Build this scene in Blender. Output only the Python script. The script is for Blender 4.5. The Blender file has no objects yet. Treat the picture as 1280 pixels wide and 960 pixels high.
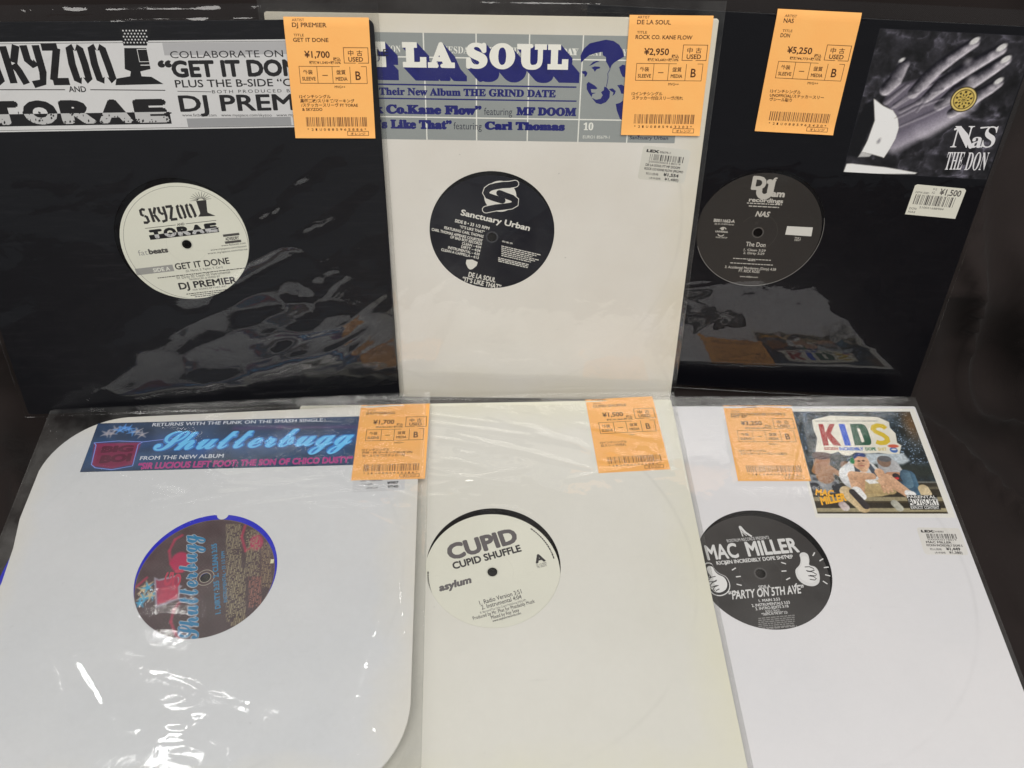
import bpy, bmesh, math, random
import numpy as np
from mathutils import Matrix, Vector

# ------------------------------------------------------------------ camera, world, lamps, exposure
scene = bpy.context.scene
COL = scene.collection
MM = 0.001
# camera in millimetres: focal length in px of a 1280 px wide picture, position, pitch, yaw, roll
CF, CY, CZ, CPI, CYA, CRO = 1120.6086, -524.1931, 588.3905, 0.8477393, 0.0280088, 0.0028032
LEAN = 0.2745790            # how far the upper row leans back from vertical
_fw = Vector((math.sin(CYA) * math.cos(CPI), math.cos(CYA) * math.cos(CPI), -math.sin(CPI)))
_r = _fw.cross(Vector((0, 0, 1))).normalized()
_up = _r.cross(_fw)
_rr = _r * math.cos(CRO) + _up * math.sin(CRO)
_uu = -_r * math.sin(CRO) + _up * math.cos(CRO)
CAMPOS = Vector((0, CY, CZ))
cd = bpy.data.cameras.new('camera')
cam = bpy.data.objects.new('camera', cd)
COL.objects.link(cam)
cd.sensor_width = 36
cd.lens = CF / 1280 * 36
cd.clip_start = 0.01
cd.clip_end = 100
m = Matrix((_rr, _uu, -_fw)).transposed().to_4x4()
m.translation = CAMPOS * MM
cam.matrix_world = m
scene.camera = cam

w = bpy.data.worlds.new('World')
scene.world = w
w.use_nodes = True
w.node_tree.nodes['Background'].inputs[0].default_value = (0.95, 0.97, 1.0, 1)
w.node_tree.nodes['Background'].inputs[1].default_value = 0.065
vs = scene.view_settings
vs.view_transform = 'Standard'
vs.look = 'None'
vs.exposure = 0
vs.gamma = 1
scene.cycles.use_denoising = True
scene.cycles.max_bounces = 10
scene.cycles.transparent_max_bounces = 16
scene.cycles.caustics_reflective = False
scene.cycles.caustics_refractive = False

def area(name, loc, target, sx, sy, power, col=(1, 0.97, 0.93)):
    l = bpy.data.lights.new(name, 'AREA')
    l.shape = 'RECTANGLE'
    l.size = sx
    l.size_y = sy
    l.energy = power
    l.color = col
    o = bpy.data.objects.new(name, l)
    COL.objects.link(o)
    o.location = loc
    d = Vector(target) - Vector(loc)
    o.rotation_euler = d.to_track_quat('-Z', 'Y').to_euler()
    return o

area('ceiling_panel', (0.3, -1.53, 2.02), (0, -0.05, 0), 3.2, 1.6, 59)
area('lower_row_fill', (0.2, -0.78, 2.35), (0, -0.3, 0), 2.0, 0.6, 25)  # added fill lamp overhead, put in to brighten the lower row
area('ceiling_tube_front', (-0.60, 1.10, 1.95), (-0.1, -0.1, 0), 1.15, 0.045, 6, (1, 0.99, 0.97))
area('ceiling_tube_near', (-1.06, 0.26, 1.95), (-0.2, -0.3, 0), 0.34, 0.10, 1.3, (1, 0.99, 0.97))

# ------------------------------------------------------------------ records: frame of each sleeve (mm, radians)
RECS = {  # row, x, y along plane, turn, lift, tilt up-down, tilt left-right, size against a 314 mm sleeve
    'sky': (0, -236.510, 148.140, -0.0134864, 19.851, -0.0104675, -0.0613175, 0.991),
    'del': (0, -0.986, 145.557, -0.0204885, 7.000, -0.0139901, 0.0251522, 1.000),
    'nas': (0, 219.031, 143.398, -0.0436475, 2.000, 0.0243305, 0.0681515, 1.000),
    'big': (1, -214.671, -199.809, 0.0183372, 15.545, -0.0139226, 0.0238448, 0.987),
    'cup': (1, -4.152, -190.671, 0.0182628, 6.167, 0.0096306, -0.0240077, 0.998),
    'mac': (1, 196.432, -193.394, -0.0278092, -1.937, 0.0039518, 0.0045910, 1.005),
}
FR = {}
for k, (row, x, y, tu, li, th, ph, size) in RECS.items():
    u = Vector((1, 0, 0))
    v = Vector((0, math.sin(LEAN), math.cos(LEAN))) if row == 0 else Vector((0, 1, 0))
    n = u.cross(v)
    o = u * x + v * y + n * li
    v = v * math.cos(th) + n * math.sin(th)
    n = u.cross(v)
    u = u * math.cos(ph) + n * math.sin(ph)
    n = u.cross(v)
    u, v = u * math.cos(tu) + v * math.sin(tu), -u * math.sin(tu) + v * math.cos(tu)
    FR[k] = (o, u, v, n)

def fmat(k, du=0, dv=0, dz=0, rot=0):
    o, u, v, n = FR[k]
    mm = Matrix((u, v, n)).transposed().to_4x4()
    sz = RECS[k][7]
    mm.translation = (o + (u * du + v * dv + n * dz) * sz) * MM
    mm = mm @ Matrix.Scale(sz, 4)
    return mm @ Matrix.Rotation(rot, 4, 'Z')

class Z:
    """measures a point of the sleeve plane (mm from the sleeve's centre) along a sight line"""
    def __init__(s, k, ox, oy, sc):
        s.k, s.ox, s.oy, s.sc = k, ox, oy, sc
    def __call__(s, x, y):
        px, py = s.ox + x / s.sc, s.oy + y / s.sc
        o, u, v, n = FR[s.k]
        d = _fw + _rr * ((px - 640) / CF) - _uu * ((py - 480) / CF)
        sz = RECS[s.k][7]
        t = (o + n * (1.8 * sz) - CAMPOS).dot(n) / d.dot(n)
        P = CAMPOS + d * t - o
        return (P.dot(u) / sz, P.dot(v) / sz)
    def pts(s, *l):
        return [s(*p) for p in l]

# ------------------------------------------------------------------ materials
def lin(c):
    c = c / 255.0
    return c / 12.92 if c <= 0.04045 else ((c + 0.055) / 1.055) ** 2.4
GAIN = 1.12
def srgb(r, g, b, k=GAIN):
    return tuple(min(0.92, lin(x) * k) for x in (r, g, b)) + (1,)

MATS = {}
def flat(r, g, b, rough=0.55, spec=0.3):
    key = (r, g, b, rough, spec)
    if key in MATS:
        return MATS[key]
    mt = bpy.data.materials.new('print_%d_%d_%d' % (r, g, b))
    mt.use_nodes = True
    p = mt.node_tree.nodes['Principled BSDF']
    p.inputs['Base Color'].default_value = srgb(r, g, b)
    p.inputs['Roughness'].default_value = rough
    p.inputs['Specular IOR Level'].default_value = spec
    MATS[key] = mt
    return mt

class NT:
    def __init__(s, name):
        s.m = bpy.data.materials.new(name)
        s.m.use_nodes = True
        s.t = s.m.node_tree
        s.p = s.t.nodes['Principled BSDF']
        s.out = s.t.nodes['Material Output']
        s.tc = s.n('ShaderNodeTexCoord').outputs['Object']
    def n(s, typ, ins=None, **kw):
        nd = s.t.nodes.new(typ)
        for a, b in kw.items():
            setattr(nd, a, b)
        for a, b in (ins or {}).items():
            if hasattr(b, 'is_output') or hasattr(b, 'links'):
                s.t.links.new(b, nd.inputs[a])
            else:
                nd.inputs[a].default_value = b
        return nd
    def noise(s, scale, detail=4, rough=0.55, vec=None, dist=0.0):
        return s.n('ShaderNodeTexNoise', {'Vector': vec or s.tc, 'Scale': scale, 'Detail': detail, 'Roughness': rough, 'Distortion': dist}).outputs[0]
    def ramp(s, fac, stops):
        nd = s.n('ShaderNodeValToRGB', {'Fac': fac})
        e = nd.color_ramp.elements
        e[0].position, e[0].color = stops[0]
        e[1].position, e[1].color = stops[-1]
        for ps, c in stops[1:-1]:
            x = e.new(ps)
            x.color = c
        return nd.outputs[0]
    def mix(s, fac, a, b, mode='MIX'):
        return s.n('ShaderNodeMixRGB', {0: fac, 1: a, 2: b}, blend_type=mode).outputs[0]
    def bump(s, h, strength, dist=0.0003):
        b = s.n('ShaderNodeBump', {'Height': h, 'Strength': strength, 'Distance': dist})
        s.t.links.new(b.outputs[0], s.p.inputs['Normal'])
        return b
    def link(s, a, name):
        s.t.links.new(a, s.p.inputs[name])
    def set(s, **kw):
        for a, b in kw.items():
            s.p.inputs[a.replace('_', ' ')].default_value = b

def card(name, rgb, warm, rough=0.6, seed=0.0, stain=0.3, spec=0.35, rim=None):
    """paper board: slow tone drift, fibres, faint scuffs and specks"""
    t = NT(name)
    mp = t.n('ShaderNodeMapping', {'Vector': t.tc, 'Location': (seed, seed * 1.7, 0)}).outputs[0]
    big = t.noise(7, 3, vec=mp)
    base = t.mix(t.ramp(big, [(0.35, (0, 0, 0, 1)), (0.7, (1, 1, 1, 1))]), srgb(*rgb), srgb(*warm))
    spots = t.ramp(t.noise(190, 2, vec=mp), [(0.76, (0, 0, 0, 1)), (0.80, (1, 1, 1, 1))])
    base = t.mix(t.n('ShaderNodeMath', {0: spots, 1: stain}, operation='MULTIPLY').outputs[0], base, srgb(*[x * 0.6 for x in warm]))
    if rim:      # yellowed, handled margin of the board
        sep = t.n('ShaderNodeSeparateXYZ', {0: t.tc}).outputs
        ax = t.n('ShaderNodeMath', {0: sep[0]}, operation='ABSOLUTE').outputs[0]
        ay = t.n('ShaderNodeMath', {0: sep[1]}, operation='ABSOLUTE').outputs[0]
        mx = t.n('ShaderNodeMath', {0: ax, 1: ay}, operation='MAXIMUM').outputs[0]
        wob = t.n('ShaderNodeMath', {0: t.noise(16, 4, vec=mp), 1: 0.05, 2: -0.025}, operation='MULTIPLY_ADD').outputs[0]
        mx = t.n('ShaderNodeMath', {0: mx, 1: wob}, operation='ADD').outputs[0]
        k_ = t.n('ShaderNodeMapRange', {0: mx, 1: 0.128, 2: 0.162, 3: 0.0, 4: 0.8}).outputs[0]
        base = t.mix(k_, base, srgb(*rim))
    # ring wear pressed through by the disc, faint scuffs
    rad = t.n('ShaderNodeVectorMath', {0: t.tc}, operation='LENGTH').outputs['Value']
    dr = t.n('ShaderNodeMath', {0: rad, 1: 0.1485}, operation='SUBTRACT').outputs[0]
    dr = t.n('ShaderNodeMath', {0: dr}, operation='ABSOLUTE').outputs[0]
    rg_ = t.n('ShaderNodeMapRange', {0: dr, 1: 0.0, 2: 0.0022, 3: 1.0, 4: 0.0}).outputs[0]
    patch = t.ramp(t.noise(11, 3, vec=mp), [(0.42, (0, 0, 0, 1)), (0.68, (1, 1, 1, 1))])
    rgm = t.n('ShaderNodeMath', {0: rg_, 1: patch}, operation='MULTIPLY').outputs[0]
    scm = t.n('ShaderNodeMapping', {'Vector': mp, 'Scale': (9, 70, 1), 'Rotation': (0, 0, 0.5 + seed)}).outputs[0]
    scf = t.ramp(t.noise(3, 5, 0.7, vec=scm), [(0.60, (0, 0, 0, 1)), (0.76, (1, 1, 1, 1))])
    scf = t.n('ShaderNodeMath', {0: scf, 1: patch}, operation='MULTIPLY').outputs[0]
    base = t.mix(t.n('ShaderNodeMath', {0: rgm, 1: 0.16}, operation='MULTIPLY').outputs[0], base, srgb(*[x * 0.72 for x in warm]))
    base = t.mix(t.n('ShaderNodeMath', {0: scf, 1: 0.12}, operation='MULTIPLY').outputs[0], base, srgb(*[x * 0.74 for x in warm]))
    fib = t.noise(900, 3, vec=mp)
    base = t.mix(0.05, base, fib, 'MULTIPLY')
    t.link(base, 'Base Color')
    t.set(Roughness=rough)
    t.p.inputs['Specular IOR Level'].default_value = spec
    h = t.mix(0.25, t.noise(24, 3, vec=mp), t.noise(260, 4, vec=mp))
    t.bump(h, 0.35, 0.0005)
    return t.m

def black_card(name, rgb, rough, seed, wear):
    t = NT(name)
    mp = t.n('ShaderNodeMapping', {'Vector': t.tc, 'Location': (seed, seed * 1.7, 0)}).outputs[0]
    sc = t.n('ShaderNodeMapping', {'Vector': mp, 'Scale': (6, 60, 1), 'Rotation': (0, 0, 0.2)}).outputs[0]
    rub = t.ramp(t.noise(5, 6, 0.75, vec=sc), [(0.5, (0, 0, 0, 1)), (0.8, (1, 1, 1, 1))])
    msk = t.ramp(t.noise(9, 3, vec=mp), [(0.4, (0, 0, 0, 1)), (0.75, (1, 1, 1, 1))])
    f = t.n('ShaderNodeMath', {0: rub, 1: msk}, operation='MULTIPLY').outputs[0]
    f = t.n('ShaderNodeMath', {0: f, 1: wear}, operation='MULTIPLY').outputs[0]
    t.link(t.mix(f, srgb(*rgb, k=1), srgb(92, 92, 96, k=1)), 'Base Color')
    t.set(Roughness=rough)
    t.p.inputs['Specular IOR Level'].default_value = 0.3
    t.bump(t.mix(0.3, t.noise(18, 3, vec=mp), t.noise(500, 3, vec=mp)), 0.3, 0.0005)
    return t.m

def film_mat(name, seed, rough=0.03, haze=0.0, fine=1.0):
    """clear thin plastic: two glossy faces over see-through, finely crumpled"""
    t = NT(name)
    t.t.nodes.remove(t.p)
    mp = t.n('ShaderNodeMapping', {'Vector': t.tc, 'Location': (seed, seed * 1.3, seed)}).outputs[0]
    n1 = t.noise(22, 3, 0.5, vec=mp, dist=0.8)
    n2 = t.noise(70, 2, 0.5, vec=mp, dist=1.5)
    h = t.mix(0.22, n1, n2)
    b = t.n('ShaderNodeBump', {'Height': h, 'Strength': 1.0, 'Distance': 0.0004 * fine}).outputs[0]
    geo = t.n('ShaderNodeNewGeometry').outputs['Incoming']
    dt = t.n('ShaderNodeVectorMath', {0: geo, 1: b}, operation='DOT_PRODUCT').outputs['Value']
    ca = t.n('ShaderNodeMath', {0: dt}, operation='ABSOLUTE').outputs[0]
    om = t.n('ShaderNodeMath', {0: 1.0, 1: ca}, operation='SUBTRACT', use_clamp=True).outputs[0]
    p5 = t.n('ShaderNodeMath', {0: om, 1: 5.0}, operation='POWER').outputs[0]
    f = t.n('ShaderNodeMath', {0: p5, 1: 0.84, 2: 0.085}, operation='MULTIPLY_ADD', use_clamp=True).outputs[0]
    rg = t.ramp(t.noise(30, 4, vec=mp), [(0.3, (rough,) * 3 + (1,)), (0.75, (rough * 2.2,) * 3 + (1,))])
    gl = t.n('ShaderNodeBsdfGlossy', {'Color': (1, 1, 1, 1), 'Roughness': rg, 'Normal': b}).outputs[0]
    tr = t.n('ShaderNodeBsdfTransparent', {'Color': (0.985, 0.985, 0.98, 1)}).outputs[0]
    body = tr
    if haze > 0:
        df = t.n('ShaderNodeBsdfDiffuse', {'Color': (0.8, 0.8, 0.78, 1)}).outputs[0]
        hz = t.ramp(t.noise(14, 5, 0.7, vec=mp), [(0.35, (0, 0, 0, 1)), (0.8, (haze,) * 3 + (1,))])
        body = t.n('ShaderNodeMixShader', {0: hz, 1: tr, 2: df}).outputs[0]
    mx = t.n('ShaderNodeMixShader', {0: f, 1: body, 2: gl}).outputs[0]
    t.t.links.new(mx, t.out.inputs['Surface'])
    return t.m

def vcol_mat(name, rough=0.35, spec=0.4):
    t = NT(name)
    a = t.n('ShaderNodeVertexColor', layer_name='ink').outputs[0]
    t.link(a, 'Base Color')
    t.set(Roughness=rough)
    t.p.inputs['Specular IOR Level'].default_value = spec
    return t.m
INK = vcol_mat('printed_ink')

# ------------------------------------------------------------------ object helpers
def props(o, label=None, cat=None, kind=None, group=None):
    if label: o['label'] = label
    if cat: o['category'] = cat
    if kind: o['kind'] = kind
    if group: o['group'] = group
    return o

def empty(name, mat, label, cat, group=None):
    o = bpy.data.objects.new(name, None)
    o.empty_display_size = 0.02
    COL.objects.link(o)
    o.matrix_world = mat
    return props(o, label, cat, group=group)

def link_mesh(name, me, mat, parent=None, smooth=False):
    o = bpy.data.objects.new(name, me)
    COL.objects.link(o)
    if mat: me.materials.append(mat)
    if smooth:
        me.polygons.foreach_set('use_smooth', [True] * len(me.polygons))
    if parent: o.parent = parent
    return o

def mesh_from(name, verts, faces):
    me = bpy.data.meshes.new(name)
    me.from_pydata([(a * MM, b * MM, c * MM) for a, b, c in verts], [], faces)
    me.update()
    return me

DG = lambda: bpy.context.evaluated_depsgraph_get()
def curve_mesh(polys, z0, z1, bevel=0.0):
    """solid plate from closed outlines (the later ones cut holes), edges rounded by bevel (mm)"""
    c = bpy.data.curves.new('tmp', 'CURVE')
    c.dimensions = '2D'
    c.fill_mode = 'BOTH'
    for pl in polys:
        s = c.splines.new('POLY')
        s.points.add(len(pl) - 1)
        s.points.foreach_set('co', [q for (x, y) in pl for q in (x * MM, y * MM, 0, 1)])
        s.use_cyclic_u = True
    c.extrude = ((z1 - z0) / 2 - bevel) * MM
    c.bevel_depth = bevel * MM
    c.offset = -bevel * MM
    c.bevel_resolution = 1
    o = bpy.data.objects.new('tmp', c)
    COL.objects.link(o)
    bpy.context.view_layer.update()
    me = bpy.data.meshes.new_from_object(o.evaluated_get(DG()))
    bpy.data.objects.remove(o)
    bpy.data.curves.remove(c)
    me.transform(Matrix.Translation((0, 0, (z0 + z1) / 2 * MM)))
    me.materials.clear()
    return me

def circle(cx, cy, r, n=96, a0=0.0):
    return [(cx + r * math.cos(a0 + 2 * math.pi * i / n), cy + r * math.sin(a0 + 2 * math.pi * i / n)) for i in range(n)]

def rrect(x0, y0, x1, y1, r, n=6):
    rs = r if isinstance(r, (tuple, list)) else (r,) * 4     # bl br tr tl
    out = []
    for (cx, cy, a, rr) in ((x0 + rs[0], y0 + rs[0], math.pi, rs[0]), (x1 - rs[1], y0 + rs[1], 1.5 * math.pi, rs[1]),
                            (x1 - rs[2], y1 - rs[2], 0, rs[2]), (x0 + rs[3], y1 - rs[3], 0.5 * math.pi, rs[3])):
        for i in range(n + 1):
            t = a + 0.5 * math.pi * i / n
            out.append((cx + rr * math.cos(t), cy + rr * math.sin(t)))
    return out

# ------------------------------------------------------------------ lettering
def style_map(s, st):
    tab = {'serif': (0x1D400, 0x1D41A, 0x1D7CE), 'script': (0x1D4D0, 0x1D4EA, None)}
    if st not in tab:
        return s
    U, L, D = tab[st]
    o = ''
    for ch in s:
        if 'A' <= ch <= 'Z': o += chr(U + ord(ch) - 65)
        elif 'a' <= ch <= 'z': o += chr(L + ord(ch) - 97)
        elif '0' <= ch <= '9' and D: o += chr(D + ord(ch) - 48)
        else: o += ch
    return o

GL = {}        # (text, style, weight, spacing) -> flat glyph mesh
HEAD = {}      # cap height of each style
def set_glyphs(keys):
    """turn all wanted strings into meshes, one text block per style"""
    groups = {}
    for k in keys:
        groups.setdefault(k[1:], []).append(k)
    for (st, off, space), ks in groups.items():
        c = bpy.data.curves.new('tmp', 'FONT')
        c.body = '\n'.join([style_map('H', st)] + [style_map(k[0], st) for k in ks])
        c.resolution_u = 3
        c.offset = off
        c.space_character = space
        c.space_line = 3.0
        o = bpy.data.objects.new('tmp', c)
        COL.objects.link(o)
        bpy.context.view_layer.update()
        me = bpy.data.meshes.new_from_object(o.evaluated_get(DG()))
        V = np.zeros(len(me.vertices) * 3)
        me.vertices.foreach_get('co', V)
        V = V.reshape(-1, 3)[:, :2]
        F = [tuple(p.vertices) for p in me.polygons]
        bpy.data.meshes.remove(me); bpy.data.objects.remove(o); bpy.data.curves.remove(c)
        pitch = 3.0
        idx = np.round((-V[:, 1] + 0.35) / pitch).astype(int)
        HEAD[st] = 0.88 if st == 'cjk' else float(V[idx == 0][:, 1].max()) - off
        byline = {}
        for f in F:
            byline.setdefault(int(idx[f[0]]), []).append(f)
        for i, k in enumerate(ks, 1):
            fs = byline.get(i, [])
            if not fs:
                GL[k] = (np.zeros((0, 2)), []); continue
            used = sorted({v for f in fs for v in f})
            mp = {v: j for j, v in enumerate(used)}
            vv = V[used].copy(); vv[:, 1] += i * pitch
            GL[k] = (vv, [tuple(mp[v] for v in f) for f in fs])

JOBS = []
class Print:
    """flat lettering and shapes of one ink on one surface"""
    aff = None
    def __init__(s, z):
        s.z, s.k = z, 0
        s.ops, s.xf = [], None
        s.fit = Print.aff
    def raw(s, V, F, lift=0):
        s.ops.append((V, F, s.z + s.k * 0.0008 + lift)); s.k += 1
    def text(s, body, p0, h, p1=None, w=None, rot=0.0, st='sans', bold=0.0, align='l', shear=0.0, space=1.0, lift=0):
        fat = 0.0
        if 'italic' in st: shear += 0.2
        if 'bold' in st: bold += 0.02
        if st not in ('serif', 'script', 'cjk'): st = 'sans'
        if bold > 0.004 and st != 'cjk':
            fat, bold = bold, 0.0
        elif st != 'cjk': bold = 0.0
        s.ops.append(((body, st, bold, space), p0, h, p1, w, rot, align, shear, fat, s.z + s.k * 0.0008 + lift)); s.k += 7 if fat else 1
    def resolve(s):
        V_, F_ = [], []
        def add(V, F, zz):
            b = len(V_)
            V_.extend([(float(x), float(y), zz) for x, y in V]); F_.extend([tuple(i + b for i in f) for f in F])
        for op in s.ops:
            if len(op) == 3:
                add(*op); continue
            key, p0, h, p1, w, rot, align, shear, fat, zz = op
            V, F = GL[key]
            if not len(V): continue
            V = V.copy()
            sc = h / HEAD[key[1]]
            x0, x1 = V[:, 0].min() - fat, V[:, 0].max() + fat
            sc2 = sc / (1 + 2 * fat / HEAD[key[1]]) if fat else sc
            V[:, 0] = (V[:, 0] - x0) * sc
            V[:, 1] = (V[:, 1] + fat) * sc2
            W = (x1 - x0) * sc
            if p1 is not None:
                w = math.hypot(p1[0] - p0[0], p1[1] - p0[1])
                if rot == 0.0: rot = math.atan2(p1[1] - p0[1], p1[0] - p0[0])
            kx = 1.0
            if w:
                kx = w / W
                V[:, 0] *= kx
                W = w
            V[:, 0] += V[:, 1] * shear
            if align == 'c': V[:, 0] -= W / 2
            if align == 'r': V[:, 0] -= W
            c, q = math.cos(rot), math.sin(rot)
            if fat:
                n = max(len(V) // 1, 1)
                for j, (ox, oy) in enumerate([(math.cos(a_ * math.pi / 5), math.sin(a_ * math.pi / 5)) for a_ in range(10)] + [(0, 0)]):
                    X1, Y1 = V[:, 0] + ox * fat * sc * kx, V[:, 1] + oy * fat * sc2
                    add(np.c_[p0[0] + X1 * c - Y1 * q, p0[1] + X1 * q + Y1 * c], F, zz + j * 0.0006)
            else:
                add(np.c_[p0[0] + V[:, 0] * c - V[:, 1] * q, p0[1] + V[:, 0] * q + V[:, 1] * c], F, zz)
        if s.fit:
            a_, b_, c_, d_ = s.fit
            V_ = [(x * a_ + b_, y * c_ + d_, z) for x, y, z in V_]
        if s.xf:
            cx, cy, r = s.xf
            c, q = math.cos(r), math.sin(r)
            V_ = [(cx + x * c - y * q, cy + x * q + y * c, z) for x, y, z in V_]
        return V_, F_
    def poly(s, pts, lift=0):
        s.raw(np.array(pts), [tuple(range(len(pts)))] if area2(pts) > 0 else [tuple(range(len(pts)))[::-1]], lift)
    def rect(s, x0, y0, x1, y1, lift=0):
        s.poly([(x0, y0), (x1, y0), (x1, y1), (x0, y1)], lift)
    def frame(s, x0, y0, x1, y1, t, lift=0):
        s.rect(x0, y0, x1, y0 + t, lift); s.rect(x0, y1 - t, x1, y1, lift)
        s.rect(x0, y0 + t, x0 + t, y1 - t, lift); s.rect(x1 - t, y0 + t, x1, y1 - t, lift)
    def disc(s, c, r, n=40, lift=0):
        s.poly(circle(c[0], c[1], r, n), lift)
    def ring(s, c, r0, r1, n=96, a0=0, a1=2 * math.pi, lift=0):
        P, F = [], []
        for i in range(n + 1):
            a = a0 + (a1 - a0) * i / n
            P += [(c[0] + r0 * math.cos(a), c[1] + r0 * math.sin(a)), (c[0] + r1 * math.cos(a), c[1] + r1 * math.sin(a))]
        for i in range(n):
            F.append((2 * i, 2 * i + 1, 2 * i + 3, 2 * i + 2))
        s.raw(np.array(P), F, lift)
    def stroke(s, pts, w0, w1=None, lift=0, caps=True):
        w1 = w0 if w1 is None else w1
        P, F = [], []
        n = len(pts)
        for i, (x, y) in enumerate(pts):
            a = pts[max(0, i - 1)]; b = pts[min(n - 1, i + 1)]
            dx, dy = b[0] - a[0], b[1] - a[1]
            L = math.hypot(dx, dy) or 1
            ww = (w0 + (w1 - w0) * i / max(1, n - 1)) / 2
            P += [(x - dy / L * ww, y + dx / L * ww), (x + dy / L * ww, y - dx / L * ww)]
        for i in range(n - 1):
            F.append((2 * i, 2 * i + 1, 2 * i + 3, 2 * i + 2))
        s.raw(np.array(P), F, lift)
        if caps:
            s.disc(pts[0], w0 / 2, 10, lift); s.disc(pts[-1], w1 / 2, 10, lift)
    def micro(s, x0, y0, x1, h, seed, rot=0.0, org=None):
        """type too small to read in the photograph, set as word-length dashes"""
        rn = random.Random(seed)
        x = x0
        org = org or (x0, y0)
        while x < x1:
            wd = min(rn.uniform(1.0, 3.4) * h, x1 - x)
            q = [(x, y0), (x + wd, y0), (x + wd, y0 + h * 0.75), (x, y0 + h * 0.75)]
            c, sn = math.cos(rot), math.sin(rot)
            s.poly([(org[0] + (a - org[0]) * c - (b - org[1]) * sn, org[1] + (a - org[0]) * sn + (b - org[1]) * c) for a, b in q])
            x += wd + h * 0.5
    def barcode(s, x0, y0, x1, y1, n, seed, rot=0.0):
        rn = random.Random(seed)
        ws = [rn.choice((1, 1, 2, 3)) for _ in range(2 * n)]
        u = (x1 - x0) / sum(ws)
        x = x0
        for i, q in enumerate(ws):
            if i % 2 == 0:
                s.rect(x, y0, x + q * u * 0.9, y1)
            x += q * u
    def build(s, name, mat, parent, bend=None, clip=None):
        if not s.ops: return None
        o = link_mesh(name, bpy.data.meshes.new(name), mat, parent)
        if name != 'title_letter': o['kind'] = 'stuff'
        JOBS.append((s, o, bend, clip))
        return o

def flush_prints():
    set_glyphs(sorted({op[0] for s, o, b_, c_ in JOBS for op in s.ops if len(op) != 3}))
    for s, o, bend, clip in JOBS:
        V, F = s.resolve()
        if bend: V = [(x, y, z + bend(x, y)) for x, y, z in V]
        o.data.from_pydata([(a * MM, b * MM, c * MM) for a, b, c in V], [], F)
        if clip:
            bm = bmesh.new(); bm.from_mesh(o.data)
            bmesh.ops.bisect_plane(bm, geom=bm.verts[:] + bm.edges[:] + bm.faces[:], plane_co=(0, clip[0] * MM, 0), plane_no=(0, 1, 0), clear_inner=clip[1], clear_outer=not clip[1])
            bm.to_mesh(o.data); bm.free()
        o.data.update()

def area2(p):
    return sum(p[i][0] * p[(i + 1) % len(p)][1] - p[(i + 1) % len(p)][0] * p[i][1] for i in range(len(p)))

# ------------------------------------------------------------------ noise and picture printing on fine meshes
def vnoise(x, y, seed):
    r = np.random.RandomState(seed)
    T = r.rand(64, 64)
    xi, yi = np.floor(x).astype(int), np.floor(y).astype(int)
    fx, fy = x - xi, y - yi
    fx = fx ** 3 * (fx * (fx * 6 - 15) + 10); fy = fy ** 3 * (fy * (fy * 6 - 15) + 10)
    a, b = T[xi % 64, yi % 64], T[(xi + 1) % 64, yi % 64]
    c, d = T[xi % 64, (yi + 1) % 64], T[(xi + 1) % 64, (yi + 1) % 64]
    return (a * (1 - fx) + b * fx) * (1 - fy) + (c * (1 - fx) + d * fx) * fy
def fbm(x, y, seed, oc=4, g=0.5):
    s, a, t = 0, 1, 0
    for i in range(oc):
        s = s + a * vnoise(x * 2 ** i + 13.1 * i, y * 2 ** i + 7.7 * i, seed + i); t += a; a *= g
    return s / t

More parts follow.
